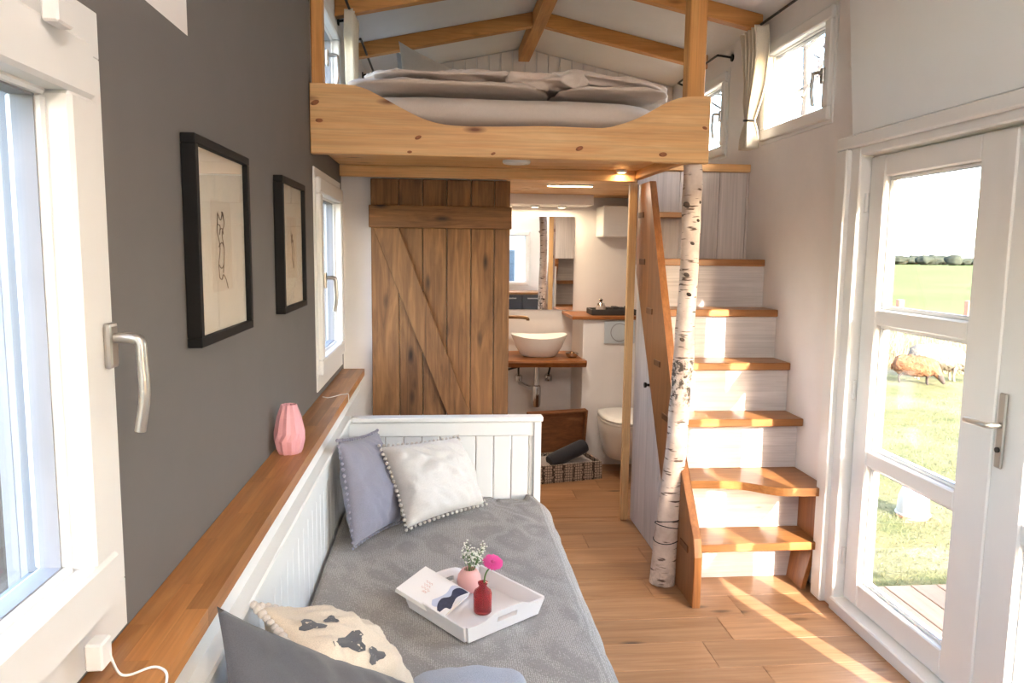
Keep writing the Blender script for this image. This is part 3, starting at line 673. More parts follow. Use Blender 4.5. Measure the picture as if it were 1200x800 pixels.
def picture(y0, y1, z0, z1, label, strokes, seed):
    t = thing('framed_picture', (XL, (y0+y1)/2, z0), label, 'picture', 'framed sketches on the grey wall')
    a, b_ = .001, .032; fw = .021
    bars(fnL, y0, y1, z0, z1, fw, fw, fw, a, b_, .0015).build('frame', FRM, t)
    fbox(fnL, y0+fw, y1-fw, .002, .018, z0+fw, z1-fw, 0).build('mat_board', MATP, t)
    yc, zc = (y0+y1)/2 - .005, (z0+z1)/2
    s = fbox(fnL, yc-.085, yc+.085, .018, .0186, zc-.115, zc+.10, 0).build('sketch_sheet', SHEET, t)
    r = random.Random(seed); b = MB()
    for st in strokes:
        pts = smoothpath([(XL+.0192, yc+u+r.uniform(-.002, .002), zc+v+r.uniform(-.002, .002)) for u, v in st], 5)
        b.tube(pts, .0011, 5)
    b.build('sketch_lines', INK, s, True)
    fbox(fnL, y0+fw*.8, y1-fw*.8, .0225, .0245, z0+fw*.8, z1-fw*.8, 0).build('glazing', GLASS, t)
S1 = [[(-.03, .07), (-.04, .03), (-.02, -.01), (-.035, -.05), (-.03, -.08)], [(.0, .075), (.02, .05), (.0, .02), (.015, -.02), (.0, -.07)], [(-.03, .07), (-.01, .055), (.01, .075), (.02, .06)], [(-.035, -.05), (-.01, -.06), (.01, -.05)], [(-.03, -.08), (-.015, -.088), (.0, -.075), (.02, -.09), (.04, -.11)], [(-.02, .03), (.0, .035), (.01, .02)], [(-.03, -.01), (-.005, .0), (.012, -.012)], [(-.03, .045), (-.015, .04), (-.02, .02)]]
S2 = [[(-.02, .05), (-.01, .03), (.005, .04), (.0, .02)], [(-.015, .02), (.0, -.01), (-.005, -.04), (.01, -.07)], [(.015, .02), (.03, -.02), (.02, -.05), (.03, -.075), (.015, -.08), (.01, -.07)], [(-.01, .03), (.0, .012), (.012, .02)]]
picture(1.69, 2.145, 1.362, 1.820, 'black framed loose figure sketch, the bigger busier drawing nearer the large window', S1, 1)
picture(2.577, 2.995, 1.362, 1.818, 'black framed faint sketch of few lines, next to the tall window', S2, 2)
PINK = plain('pink_ceramic', (210, 156, 166), .5, var=.03, bmp=.02)
b = MB(); prof = [(0, 0), (.034, 0), (.040, .012), (.047, .045), (.0465, .07), (.037, .12), (.027, .15), (.024, .160), (.020, .158), (.02, .10), (0, .09)]
NS = 20; rs = []
for i, (r, z) in enumerate(prof):
    rs.append([(-.492 + r*(1.06 if (j+(0 if z > .05 else 1)) % 2 else .95)*math.cos(2*math.pi*j/NS), 2.462 + r*(1.06 if (j+(0 if z > .05 else 1)) % 2 else .95)*math.sin(2*math.pi*j/NS), .9205+z) for j in range(NS)])
b.rings(rs, cap=False)
tag(b.build('ceramic_vase', PINK), 'matte pink faceted vase on the wooden ledge', 'vase')
CABLE = plain('white_cable', (232, 230, 226), .5, bmp=0)
tag(MB().tube(smoothpath([(-.50, 1.13, .975), (-.492, 1.14, .935), (-.48, 1.15, .9235), (-.455, 1.17, .9235), (-.437, 1.165, .9235), (-.424, 1.15, .921), (-.4235, 1.14, .90), (-.424, 1.13, .84)], 5), .0022, 6).build('blind_cord', CABLE, None, True), 'thin white cord lying over the ledge below the large window', 'cord')
tag(MB().tube(smoothpath([(-.53, 3.40, .9235), (-.50, 3.38, .9235), (-.46, 3.44, .9235), (-.436, 3.46, .9235), (-.4245, 3.465, .921), (-.424, 3.465, .88)], 5), .0022, 6).build('lamp_cord', CABLE, None, True), 'thin white cord lying over the ledge below the tall window', 'cord')

# ------------------------------------------------------------------ white panel and cable above the terrace door
xf = Matrix.Translation((1.757, 0, 2.088)) @ Matrix.Rotation(R(-5.2), 4, 'Y')
tag(MB().box(-.016, 0, .6, 3.165, 0, .66, .003).build('wall_panel', LACQ, None, xf=xf), 'large plain white panel above the terrace door', 'panel')
q = []
for i in range(60):
    a = i/60*2*math.pi*2.6; q.append((1.765, 3.24 + .022*math.cos(a), 2.40 + .04*math.sin(a) + i*.0002))
q += [(1.765, 3.235, 2.5), (1.768, 3.24, 2.62), (1.770, 3.245, 2.78)]
tag(MB().tube(q, .0025, 6).build('cable_loop', CABLE, None, True), 'coiled white cable hanging beside the white panel', 'cable')

# ------------------------------------------------------------------ daybed
db = thing('daybed', (0, 2.2, 0), 'white panelled daybed with high back and end', 'daybed')
YE0, YE1, BT = 3.515, 3.565, .80
y = .95
while y < 3.49:
    y1 = min(y+.085, 3.51); box('back_board', LACQ, db, -.462, -.442, y+.0012, y1-.0012, .20, .735, .004); y = y1
box('top_rail', LACQ, db, -.482, -.420, .90, YE1, .775, BT, .005)
box('back_rail', LACQ, db, -.468, -.434, .95, 3.515, .70, .775, .004)
box('back_rail', LACQ, db, -.468, -.434, .95, 3.515, .10, .20, .004)
x = -.434
while x < .44:
    x1 = min(x+.085, .442); box('end_board', LACQ, db, x+.0012, x1-.0012, 3.53, 3.55, .20, .71, .004); x = x1
box('end_rail', LACQ, db, -.434, .442, 3.522, 3.558, .705, .775, .004)
box('end_rail', LACQ, db, -.434, .442, 3.522, 3.558, .10, .20, .004)
box('top_rail', LACQ, db, -.42, .482, 3.508, 3.572, .775, BT, .005)
box('post', LACQ, db, .438, .474, 3.515, 3.565, 0, .775, .004)
box('post', LACQ, db, -.475, -.434, 3.515, 3.565, 0, .775, .004)
box('post', LACQ, db, -.475, -.434, .90, .95, 0, .775, .004)
x = -.434
while x < .44:
    x1 = min(x+.085, .442); box('end_board', LACQ, db, x+.0012, x1-.0012, .915, .935, .20, .71, .004); x = x1
box('end_rail', LACQ, db, -.434, .442, .907, .943, .705, .775, .004); box('end_rail', LACQ, db, -.434, .442, .907, .943, .10, .20, .004)
box('top_rail', LACQ, db, -.42, .482, .893, .957, .775, BT, .005); box('post', LACQ, db, .438, .474, .90, .95, 0, .775, .004)
box('side_rail', LACQ, db, .435, .458, .95, 3.515, .12, .30, .004)
box('slat_base', LACQ, db, -.434, .434, .95, 3.515, .17, .20, .002)
MATT = fabric('mattress_ticking', (222, 218, 210))
tag(slab('mattress', MATT, None, (.005, 2.225, .295), (.86, 2.52, .185), 5, .0, 1, (12, 0, 0)), 'mattress of the daybed under the grey spread', 'mattress')
# grey bedspread: top sheet falling over the open side
mt, n, l, p = newmat('grey_bedspread'); v = coords(n, l, (1, 1, 1), False)
ck_ = n.new('ShaderNodeTexVoronoi'); ck_.inputs['Scale'].default_value = 170; ck_.inputs['Randomness'].default_value = .35; l.new(v, ck_.inputs['Vector'])
fz = tex_noise(n, l, v, 300, 2)
c_ = mix(n, l, ramp(n, l, ck_.outputs['Distance'], [(.15, (0, 0, 0)), (.5, (1, 1, 1))]), s2l((206, 202, 197)), s2l((160, 156, 152)))
c_ = mix(n, l, .4, c_, ramp(n, l, fz, [(.3, (.6, .6, .6)), (.7, (1, 1, 1))]), 'MULTIPLY')
l.new(c_, p.inputs['Base Color']); p.inputs['Roughness'].default_value = .95; p.inputs['Specular IOR Level'].default_value = .1
bump(n, l, p, ck_.outputs['Distance'], .5, .004)
SPREAD = mt
NU, NV = 70, 130; g = []
for j in range(NV+1):
    y = .96 + (3.512-.96)*j/NV; row = []
    for i in range(NU+1):
        s = i/NU*1.22; xs = -.428; flat = .862
        if s < flat: x, z = xs+s, .415
        elif s < flat+.06*math.pi/2: a = (s-flat)/.06; x, z = xs+flat+.06*math.sin(a), .415-.06+.06*math.cos(a)
        else: x, z = xs+flat+.06+.012*math.sin(y*11)*min(1, (s-flat-.09)*6), .355-(s-flat-.0942)
        w = .006*noise.fractal(Vector((x*4, y*3.2, 3)), 1, 2, 3) + .004*noise.noise(Vector((x*14+y*9, y*5, 9)))
        w += .010*max(0, noise.noise(Vector((x*9+y*3, y*4-x*5, 21))))*max(0, min(1, (y-2.7)/.5))
        edge = .035*max(0, (y-3.25)/.26)**2 if y > 3.25 else 0
        if s < flat: z += w - edge*.6*(1 if x > .25 else .5)
        else: x += w*1.2
        row.append((x - edge*(.9 if s > flat-.15 else 0), y, z))
    g.append(row)
b = MB(); b.rings(g, cap=False, closed=False)
o = b.build('bedspread', SPREAD, None, True)
tag(o, 'grey woven spread drawn over the daybed mattress', 'bedspread')
md = o.modifiers.new('thick', 'SOLIDIFY'); md.thickness = .006; md.offset = 1

# ------------------------------------------------------------------ cushions
def cushion(name, corners, thick, mat, label, seed, pom=None, pomr=.0075, wr=.012, mark=None, piping=None, bulge=1.0, cat='cushion', grp='cushions on the daybed'):
    """corners: bottom-left, bottom-right, top-right, top-left of the seam (world)"""
    A, B, C_, D = [Vector(c) for c in corners]
    N = (B-A).cross(D-A).normalized(); t = thing(name, (A+B+C_+D)/4 - Vector((0, 0, .2)), label, cat, grp)
    if N.dot(CAM-(A+B+C_+D)/4) < 0: N = -N
    n_ = 36; b = MB(); sdv = Vector((seed*3.7, seed*1.3, seed*5.1))
    def pt(i, j, s):
        u, v = i/n_, j/n_
        q = A.lerp(B, u).lerp(D.lerp(C_, u), v)
        e = (1-abs(2*u-1)**2.4)*(1-abs(2*v-1)**2.4)
        pin = .035*((1-(2*v-1)**2)*((2*u-1)) * (abs(2*u-1)**6)) ; pin2 = .035*((1-(2*u-1)**2)*(2*v-1)*(abs(2*v-1)**6))
        q = q - (B-A)*pin - (D-A)*pin2
        h = thick*.5*max(e, 0)**.55*bulge
        cr = 1-max(0, 1-e*1.4)
        w = noise.fractal(q*7+sdv, 1, 2, 3)*wr + abs(noise.noise(Vector(((u+v)*7, (u-v)*3, seed))))*wr*1.2
        return q + N*s*h + N*w*min(1, e*3)
    for s in (1, -1):
        V = [[b.bm.verts.new(pt(i, j, s)) for i in range(n_+1)] for j in range(n_+1)]
        for j in range(n_):
            for i in range(n_): b.bm.faces.new((V[j][i], V[j][i+1], V[j+1][i+1], V[j+1][i]))
    bmesh.ops.remove_doubles(b.bm, verts=b.bm.verts, dist=.0004)
    cv = b.build('cover', mat, t, True)
    if pom:
        b = MB()
        for k in range(4*18):
            e, f = divmod(k, 18); f = f*2
            i, j = ((f, 0), (n_, f), (n_-f, n_), (0, n_-f))[e]
            q = pt(i, j, 1); ce = (A+B+C_+D)/4
            b.ball(q + (q-ce).normalized()*pomr*.9, pomr*random.uniform(.85, 1.15), 1)
        tag(b.build('pompom_trim', pom, t, True), kind='stuff')
    return t, pt, n_, N
BLUEG = fabric('blue_grey_velvet', (150, 150, 166), weave=600, bmp=.1); OFFW = fabric('off_white_cotton', (232, 228, 222), weave=600, bmp=.08)
POMW = fabric('pompom_off_white', (226, 218, 210), weave=900); POMB = fabric('pompom_blue_grey', (160, 158, 174), weave=900)
DGREY = fabric('dark_grey_velvet', (92, 92, 96), weave=700, bmp=.1, soft=5); CREAM = fabric('cream_cotton', (224, 210, 190), weave=600, bmp=.08)
cushion('cushion', [onZ(414, 641, .44), onZ(470, 610, .435), onY(442, 505, 3.45), onX(396, 517, -.395)], .15, BLUEG, 'blue-grey cushion with pompom edge leaning in the daybed corner', 4, POMB, .0075, .016)
wc_ = [onZ(477, 619, .46), onZ(568, 590, .45), onY(536, 512, 3.43), onY(446, 523, 3.16)]
cushion('cushion', wc_, .19, OFFW, 'off-white cushion with pompom edge against the daybed end', 9, POMW, .0085, .026)
P0 = onX(254, 710, -.405); P1 = onZ(486, 803, .50)
P3 = P0 + Vector((.10, -.30, -.40)); P2 = P1 + Vector((.12, -.36, -.02))
cushion('cushion', [P3, P2, P1, P0], .15, DGREY, 'plain dark grey cushion without trim, propped beside a cream one', 14, None, 0, .014)
C0 = onX(302, 711, -.40); C1 = onY(416, 727, 2.02); C2 = onZ(492, 812, .47)
C3 = C0 + (C2-C1)*.9
tcr, ptc, n_, Nn = cushion('cushion', [C3, C2, C1, C0], .13, CREAM, 'cream cushion with pompoms and dark print behind the dark grey cushion', 21, POMW, .011, .018)
from mathutils.bvhtree import BVHTree
cov = [o for o in tcr.children if o.name.startswith('cover')][0].data
bvh = BVHTree.FromPolygons([v.co for v in cov.vertices], [tuple(p_.vertices) for p_ in cov.polygons])
for cx, cy_, rx, ry in ((364, 733, 15, 6), (412, 752, 17, 11), (440, 768, 9, 9), (388, 726, 8, 4)):     # printed leaves on the cover
    rs = []
    for f in (.03, .35, .7, 1):
        ring = []
        for k in range(16):
            a = 2*math.pi*k/16; w = 1+.35*math.cos(3*a+cx)
            hit = bvh.ray_cast(CAM, ray(cx+rx*f*w*math.cos(a), cy_+ry*f*w*math.sin(a)).normalized())
            if hit[0] is not None: ring.append(hit[0] + hit[1]*(.0012 if hit[1].dot(CAM-hit[0]) > 0 else -.0012))
        if len(ring) == 16: rs.append(ring)
    if len(rs) > 1: MB().rings(rs, cap=False).build('dark_print', DGREY, tcr, True)
slab_o = slab('folded_throw', fabric('pale_blue_throw', (176, 184, 200), weave=500), None, (.07, 1.735, .470), (.30, .30, .07), 8, .010, 9, (14, 0, 0))
tag(slab_o, 'pale blue folded throw lying on the grey spread', 'throw')

# ------------------------------------------------------------------ tray with book and flowers
TZ0 = .4285
tc_ = [onZ(482, 711, TZ0), onZ(547, 752, TZ0), onZ(613, 711, TZ0)]
ux = (tc_[0]-tc_[1]); uy = (tc_[2]-tc_[1]); LW_, LH_ = ux.length, uy.length
ux.normalize(); uy = (uy - ux*uy.dot(ux)).normalized()
TX = Matrix((ux, uy, Vector((0, 0, 1)))).transposed().to_4x4(); TX.translation = tc_[1]
tr = thing('serving_tray', tc_[1] + ux*LW_/2 + uy*LH_/2, 'white wooden serving tray with cut-out handles on the daybed', 'tray')
TR = plain('tray_white', (238, 234, 232), .4, var=.01, bmp=.02)
MB().box(0, LW_, 0, LH_, 0, .008, .001).build('tray_base', TR, tr, xf=TX)
F = .014; hh = .055; tk = .009
def side(P):  MB().hexa(P, .0015).build('side', TR, tr, xf=TX)
# long sides (x = 0 carries a handle, x = LW_ carries the other)
for y0, s in ((0, -1), (LH_, 1)):
    ya, yb = y0, y0 + s*tk
    side([(0-.0, ya, 0), (LW_, ya, 0), (LW_, yb, 0), (0, yb, 0), (-F, ya+s*F, hh), (LW_+F, ya+s*F, hh), (LW_+F, yb+s*F, hh), (-F, yb+s*F, hh)])
for x0, s in ((0, -1), (LW_, 1)):
    H = LH_; out = smoothpath([(-F, hh, 0), (H*.16, hh, 0), (H*.30, hh+.016, 0), (H*.5, hh+.020, 0), (H*.70, hh+.016, 0), (H*.84, hh, 0), (H+F, hh, 0)], 4)
    o2 = [(p_.x, p_.y) for p_ in out]
    fn_ = lambda u, v, w, x0=x0, s=s: TX @ Vector((x0 + s*(F*v/hh) + s*w, u, v))
    hc = (H*.36, H*.64, .034, .052)
    b = MB()
    lowp = [(0, 0), (H, 0), (H+F*.55, hc[2]), (-F*.55, hc[2])]
    b.prism(lowp, fn_, 0, tk)
    b.prism([(-F*.55, hc[2]), (hc[0], hc[2]), (hc[0], hc[3]), (-F*.95, hc[3])], fn_, 0, tk)
    b.prism([(hc[1], hc[2]), (H+F*.55, hc[2]), (H+F*.95, hc[3]), (hc[1], hc[3])], fn_, 0, tk)
    b.prism([(-F*.95, hc[3]), (H+F*.95, hc[3])] + o2[::-1], fn_, 0, tk)
    b.build('handle_side', TR, tr)
def tin(x, y, z): return TX @ Vector((x, y, z))
# red glass bottle with gerbera
q = onZ(566, 721, TZ0+.009); q = Vector((q.x, q.y+.025, TZ0+.0095))
mt, n, l, p = newmat('red_glass'); p.inputs['Base Color'].default_value = s2l((196, 62, 66)); p.inputs['Roughness'].default_value = .08; p.inputs['Transmission Weight'].default_value = .75; p.inputs['IOR'].default_value = 1.3
nz = tex_noise(n, l, coords(n, l, (1, 1, 1)), 8, 2); l.new(ramp(n, l, nz, [(.3, s2l((206, 84, 88))), (.7, s2l((226, 112, 112)))]), p.inputs['Base Color'])
bo = thing('glass_bottle', q, 'small ribbed red glass bottle standing in the tray', 'bottle')
MB().lathe([(0, 0), (.026, 0), (.029, .004), (.029, .062), (.026, .072), (.016, .080), (.0125, .086), (.0125, .092), (.016, .094), (.016, .099), (.011, .100), (.010, .088), (.013, .078), (.022, .07), (.024, .01), (0, .006)], q, 40, fl=lambda a, z: 1+.025*math.cos(a*20) if .004 < z < .07 else 1).build('bottle_body', mt, bo, True, angle=60)
GREEN = plain('stem_green', (98, 128, 72), .5, bmp=0)
GER = plain('gerbera_pink', (232, 84, 156), .5, var=.12, bmp=.05); GERC = plain('gerbera_heart', (196, 66, 118), .7, bmp=.3)
fc = onY(577, 660, q.y-.01); fl_ = thing('gerbera', q, 'pink gerbera flower standing in the red bottle', 'flower')
st = smoothpath([(q.x, q.y, q.z+.012), (q.x+.004, q.y, q.z+.09), (q.x+.010, q.y-.003, q.z+.13), (fc.x, fc.y, fc.z-.006)], 5)
MB().tube(st, .0028, 8).build('stem', GREEN, fl_, True)
fx = Matrix.Translation(fc) @ Matrix.Rotation(R(24), 4, 'X') @ Matrix.Rotation(R(8), 4, 'Y')
b = MB()
for ring, (nn, L, tz, w) in enumerate(((26, .0335, .002, .0042), (24, .030, .004, .004), (20, .021, .006, .0032))):
    for k in range(nn):
        a = 2*math.pi*(k+.5*ring)/nn + random.uniform(-.05, .05); c, s = math.cos(a), math.sin(a); up = random.uniform(-.002, .003)
        pts = []
        for t, ww, zz in ((.15, .5, 0), (.55, 1, .004), (.9, .8, .004), (1, .2, .003)):
            for sg in (-1, 1): pts.append((c*L*t - s*w*ww*sg, s*L*t + c*w*ww*sg, tz+zz+up*t + .0006*sg))
        V = [b.bm.verts.new(x) for x in pts]
        for i in range(3): b.bm.faces.new((V[2*i], V[2*i+1], V[2*i+3], V[2*i+2]))
b.build('petals', GER, fl_, True, xf=fx)
MB().lathe([(0, 0), (.007, .001), (.009, .006), (.006, .009), (0, .0095)], (0, 0, 0), 16).build('flower_heart', GERC, fl_, True, xf=fx)
MB().lathe([(0, -.008), (.004, -.007), (.008, 0), (.006, .002), (0, .002)], (0, 0, 0), 12).build('calyx', GREEN, fl_, True, xf=fx)
# pale pink round vase with gypsophila
q2 = onZ(546, 699, TZ0+.009); q2 = Vector((q2.x+.012, q2.y+.04, TZ0+.0095))
tag(MB().lathe([(0, 0), (.02, 0), (.034, .012), (.041, .035), (.038, .058), (.028, .074), (.022, .080), (.018, .078), (.024, .07), (.033, .055), (.034, .03), (0, .01)], q2, 32).build('bud_vase', plain('pale_pink_ceramic', (232, 176, 168), .45, bmp=.02), None, True), 'round pale pink vase holding tiny white flowers in the tray', 'vase')
gy = thing('gypsophila', q2, 'sprig of tiny white blossoms in the pale pink vase', 'flowers')
b1, b2 = MB(), MB(); rg = random.Random(5)
for k in range(16):
    a = rg.uniform(0, 6.28); L = rg.uniform(.10, .15); sp_ = rg.uniform(.01, .05)
    e = Vector((q2.x+.008+math.cos(a)*sp_, q2.y+math.sin(a)*sp_*.7, q2.z+L)); s0 = Vector((q2.x, q2.y, q2.z+.03)); m0 = s0.lerp(e, .6)+Vector((0, 0, .012))
    b1.tube(bez(s0, m0, e, 5), .0009, 4)
    for kk in range(9):
        d = Vector((rg.gauss(0, .011), rg.gauss(0, .011), rg.gauss(.002, .010))); b1.tube([e-Vector((0, 0, .012)), e+d], .0006, 3)
        b2.ball(e+d, rg.uniform(.0026, .0042), 1, (1, 1, .8))
b1.build('stems', GREEN, gy); tag(b2.build('blossoms', plain('blossom_white', (240, 238, 224), .7, bmp=0), gy, True), kind='stuff')
# book leaning on the tray edge
bk = [onZ(464, 689, .515), onZ(497, 662, .520), onZ(551, 700, .460), onZ(519, 723, .455)]
bx = (bk[3]-bk[0]); by = (bk[1]-bk[0]); bw, bh = by.length, bx.length
e1 = bx.normalized(); e2 = (by - e1*by.dot(e1)).normalized(); e3 = e1.cross(e2)
if e3.z < 0: e3 = -e3
BX = Matrix((e1, e2, e3)).transposed().to_4x4(); BX.translation = bk[0]
bkt = thing('book', bk[0]+e1*bh/2-e3*.02, 'white softcover book with blue-black brush motif leaning on the tray rim', 'book')
PAPER = plain('book_cover', (236, 232, 228), .5, var=.01, bmp=0); PAGE = plain('book_pages', (224, 214, 200), .8, var=.08, nscale=200, bmp=0)
MB().box(.002, bh-.003, .003, bw-.002, -.012, -.0012).build('pages', PAGE, bkt, xf=BX)
cvr = MB().box(0, bh, 0, bw, -.0012, 0, .0003).box(0, bh, 0, bw, -.0135, -.012, .0003).box(0, bh, 0, .0015, -.0135, 0, .0003).build('cover', PAPER, bkt, xf=BX)
DK = plain('cover_ink_blue', (52, 56, 78), .6, var=.25, nscale=60, bmp=0); PB = plain('cover_pale_blue', (190, 196, 214), .6, bmp=0); RO = plain('cover_rose_print', (214, 164, 150), .6, bmp=0)
def patch(pts, mat, h, name):
    sp2 = [(p_.x, p_.y) for p_ in smoothpath([(x, y, 0) for x, y in pts] + [(pts[0][0], pts[0][1], 0)], 4)[:-1]]
    MB().prism([(x*bh, y*bw) for x, y in sp2], lambda u, v, w: BX @ Vector((u, v, w)), .0, h).build(name, mat, cvr)
patch([(.62, .25), (.70, .60), (.66, .90), (.80, .97), (.86, .6), (.80, .2), (.70, .12)], PB, .0002, 'cover_motif')
patch([(.98, .98), (.80, .96), (.74, .80), (.80, .60), (.72, .42), (.76, .20), (.88, .04), (.90, .25), (.98, .30), (.93, .5), (.9, .7)], DK, .0004, 'cover_motif')
b = MB()
for i, (yy, a, c) in enumerate(((.62, .26, .40), (.52, .27, .42), (.42, .28, .46), (.33, .36, .44))):
    pts = [(bh*(a + (c-a)*t/9) , bw*(yy + .03*math.sin(t*1.9+i)), .0006) for t in range(10)]
    b.tube(smoothpath(pts, 3), .0006, 4)
b.build('cover_lettering', RO, cvr, xf=BX)

# ------------------------------------------------------------------ loft bedding
LIN = fabric('linen_bedding', (232, 214, 200), (212, 194, 180), weave=420, bmp=.15); SHE = fabric('fitted_sheet', (236, 222, 210), weave=700, bmp=.05)
tag(slab('loft_mattress', SHE, None, (.285, 4.40, 2.18), (1.64, 2.04, .185), 31, .006, 5, (22, 0, 0)), 'thick mattress with pale sheet on the loft', 'mattress')
def duvet(x0, x1, y0, y1, z0, z1, seed, label, amp=.012, fold=.02, tilt=0):
    xf = Matrix.Translation(((x0+x1)/2, (y0+y1)/2, (z0+z1)/2)) @ Matrix.Rotation(R(tilt), 4, 'Y')
    o = slab('duvet', LIN, None, (0, 0, 0), (x1-x0, y1-y0, z1-z0), seed, amp, 5.5, (44, 0, 0), xf=xf, fold=fold)
    return tag(o, label, 'duvet', 'crumpled linen duvets on the loft')
duvet(-.46, .50, 3.44, 4.7, 2.285, 2.335, 41, 'linen duvet spread flat under a folded one by the loft window', .008, .010)
duvet(-.37, .46, 3.50, 4.6, 2.345, 2.385, 42, 'crumpled folded linen duvet lying uppermost on the grey wall side', .010, .020)
duvet(.52, 1.075, 3.44, 4.7, 2.285, 2.325, 43, 'linen duvet lying flat beside the loft post', .008, .010)
duvet(.50, 1.07, 3.52, 4.6, 2.345, 2.385, 44, 'crumpled linen duvet heaped beside the loft post', .010, .020, 6)
duvet(.28, .66, 3.475, 4.1, 2.33, 2.362, 46, 'rumpled linen duvet corner bunched between the two duvets', .012, .030)
LPIL = fabric('linen_pillow', (214, 204, 192), weave=420, bmp=.1); WPIL = fabric('white_pillow', (216, 216, 220), weave=600, bmp=.05)
TL = onY(467, 48, 4.85); LG = dict(cat='pillow', grp='loft pillows')
cushion('pillow', [(TL.x+.02, 4.68, 2.31), (TL.x+.58, 4.66, 2.31), onY(575, 104, 4.80), TL], .17, LPIL, 'linen pillow with one corner sticking up against the white boards', 51, wr=.014, **LG)
TL2 = onY(464, 60, 5.28)
cushion('pillow', [(TL2.x+.0, 5.08, 2.30), (TL2.x+.60, 5.02, 2.30), onY(560, 100, 5.20), TL2], .16, WPIL, 'pale grey pillow standing behind the linen pillow', 52, wr=.014, **LG)
TS = onY(553, 80, 5.1)
cushion('pillow', [(TS.x-.06, 5.0, 2.32), (TS.x+.30, 4.98, 2.32), (TS.x+.22, 5.12, TS.z-.07), TS], .06, DGREY, 'small dark grey cushion whose tip shows above the duvet', 54, wr=.006, **LG)

# ------------------------------------------------------------------ curtains and rods
CURT = fabric('cream_curtain', (232, 220, 198), weave=700, bmp=.06)
def curtain(xc, yc, ztop, ztie, zbot, wt, label, s, seed, xc_bot=None, depth=.055):
    t = thing('curtain', (xc, yc, zbot), label, 'curtain', 'tied cream curtains')
    g = []; NZ, NU_ = 40, 56
    for j in range(NZ+1):
        z = ztop + (zbot-ztop)*j/NZ
        if z > ztie: f = (z-ztie)/(ztop-ztie); w = .045 + (wt-.045)*min(1, f*1.15)**.7; k = f
        else: f = (ztie-z)/(ztie-zbot); w = .045 + .075*math.sin(min(1, f*1.25)*math.pi*.55); k = -f
        yo = yc + s*.035*math.sin(max(0, k)*math.pi)
        row = []
        for i in range(NU_+1):
            u = i/NU_; a = u*math.pi*2*5.0 + seed
            row.append((xc + depth*(.35+.65*min(1, w/.12))*math.sin(a + .4*noise.noise(Vector((u*3, z*4, seed))))*.6 + .006*noise.noise(Vector((u*9, z*7, seed))), yo + (u-.5)*w + .004*math.cos(a*2), z))
        g.append(row)
    o = MB().rings(g, cap=False, closed=False).build('cloth', CURT, t, True)
    md = o.modifiers.new('thick', 'SOLIDIFY'); md.thickness = .0015
    MB().tube([(xc+.028*math.cos(a), yc+.03*math.sin(a), ztie+.004*math.sin(a)) for a in [2*math.pi*i/20 for i in range(21)]], .006, 8).build('tie_band', BLACKM, t, True)
curtain(1.69, 4.165, 2.79, 2.31, 2.155, .25, 'cream curtain tied with a dark band at the window above the stairs', -1, 1)
curtain(-.47, 4.20, 2.79, 2.375, 2.20, .26, 'cream curtain tied with a dark band above the grey wall', -1, 2.3, depth=.045)
def rod(sx, y0, y1, label):
    xw, xr = (XR, 1.69) if sx > 0 else (XL, -.47)
    t = thing('curtain_rod', (xw, (y0+y1)/2, 2.79), label, 'curtain rod', 'black curtain rods')
    P = smoothpath([(xw, y0, 2.775), (xw+(xr-xw)*.5, y0+.004, 2.782), (xr-(xr-xw)*.1, y0+.02, 2.79), (xr, y0+.06, 2.792), (xr, (y0+y1)/2, 2.792), (xr, y1-.06, 2.792), (xr-(xr-xw)*.1, y1-.02, 2.79), (xw+(xr-xw)*.5, y1-.004, 2.782), (xw, y1, 2.775)], 4)
    MB().tube(P, .007, 8).build('rod', BLACKM, t, True)
    for y in (y0, y1):
        MB().tube([(xw, y, 2.775), (xw-.008*sx, y, 2.775)], .022, 14).build('bracket', BLACKM, t, True, angle=40)
rod(1, 3.36, 4.25, 'black curtain rod above the window over the stairs')
rod(1, 4.69, 5.52, 'black bent curtain rod behind the right loft post')
rod(-1, 3.36, 4.25, 'black curtain rod over the loft window above the grey wall')
rod(-1, 4.62, 5.50, 'black bent curtain rod above the loft pillows')

# ------------------------------------------------------------------ kitchen behind the viewer (seen in the mirror)
kc = thing('kitchen_unit', (.9, -1.1, 0), 'dark kitchen unit with wooden worktop behind the viewer', 'kitchen unit')
DKF = plain('dark_kitchen_front', (62, 62, 66), .4, bmp=.02)
box('body', DKF, kc, .10, 1.74, -1.38, -.82, .08, .86, .003)
for x in (.12, .53, .94, 1.35):
    f = box('door', DKF, kc, x, x+.39, -.82, -.80, .10, .85, .003); box('handle', NICKEL, f, x+.08, x+.30, -.80, -.775, .79, .805, .003)
tag(box('worktop', LEDGE_Y, None, .08, 1.76, -1.395, -.78, .862, .90, .004), 'wooden kitchen worktop under the rear window', 'worktop')
cm = thing('coffee_machine', (.95, -1.1, .9), 'black coffee machine on the kitchen worktop', 'coffee machine')
box('body', BLACKM, cm, .86, 1.06, -1.3, -1.02, .901, 1.17, .01, 2); box('drip_tray', CHROME, cm, .87, 1.05, -1.02, -.90, .901, .93, .004); box('head', BLACKM, cm, .88, 1.04, -1.02, -.93, 1.08, 1.17, .008, 2)

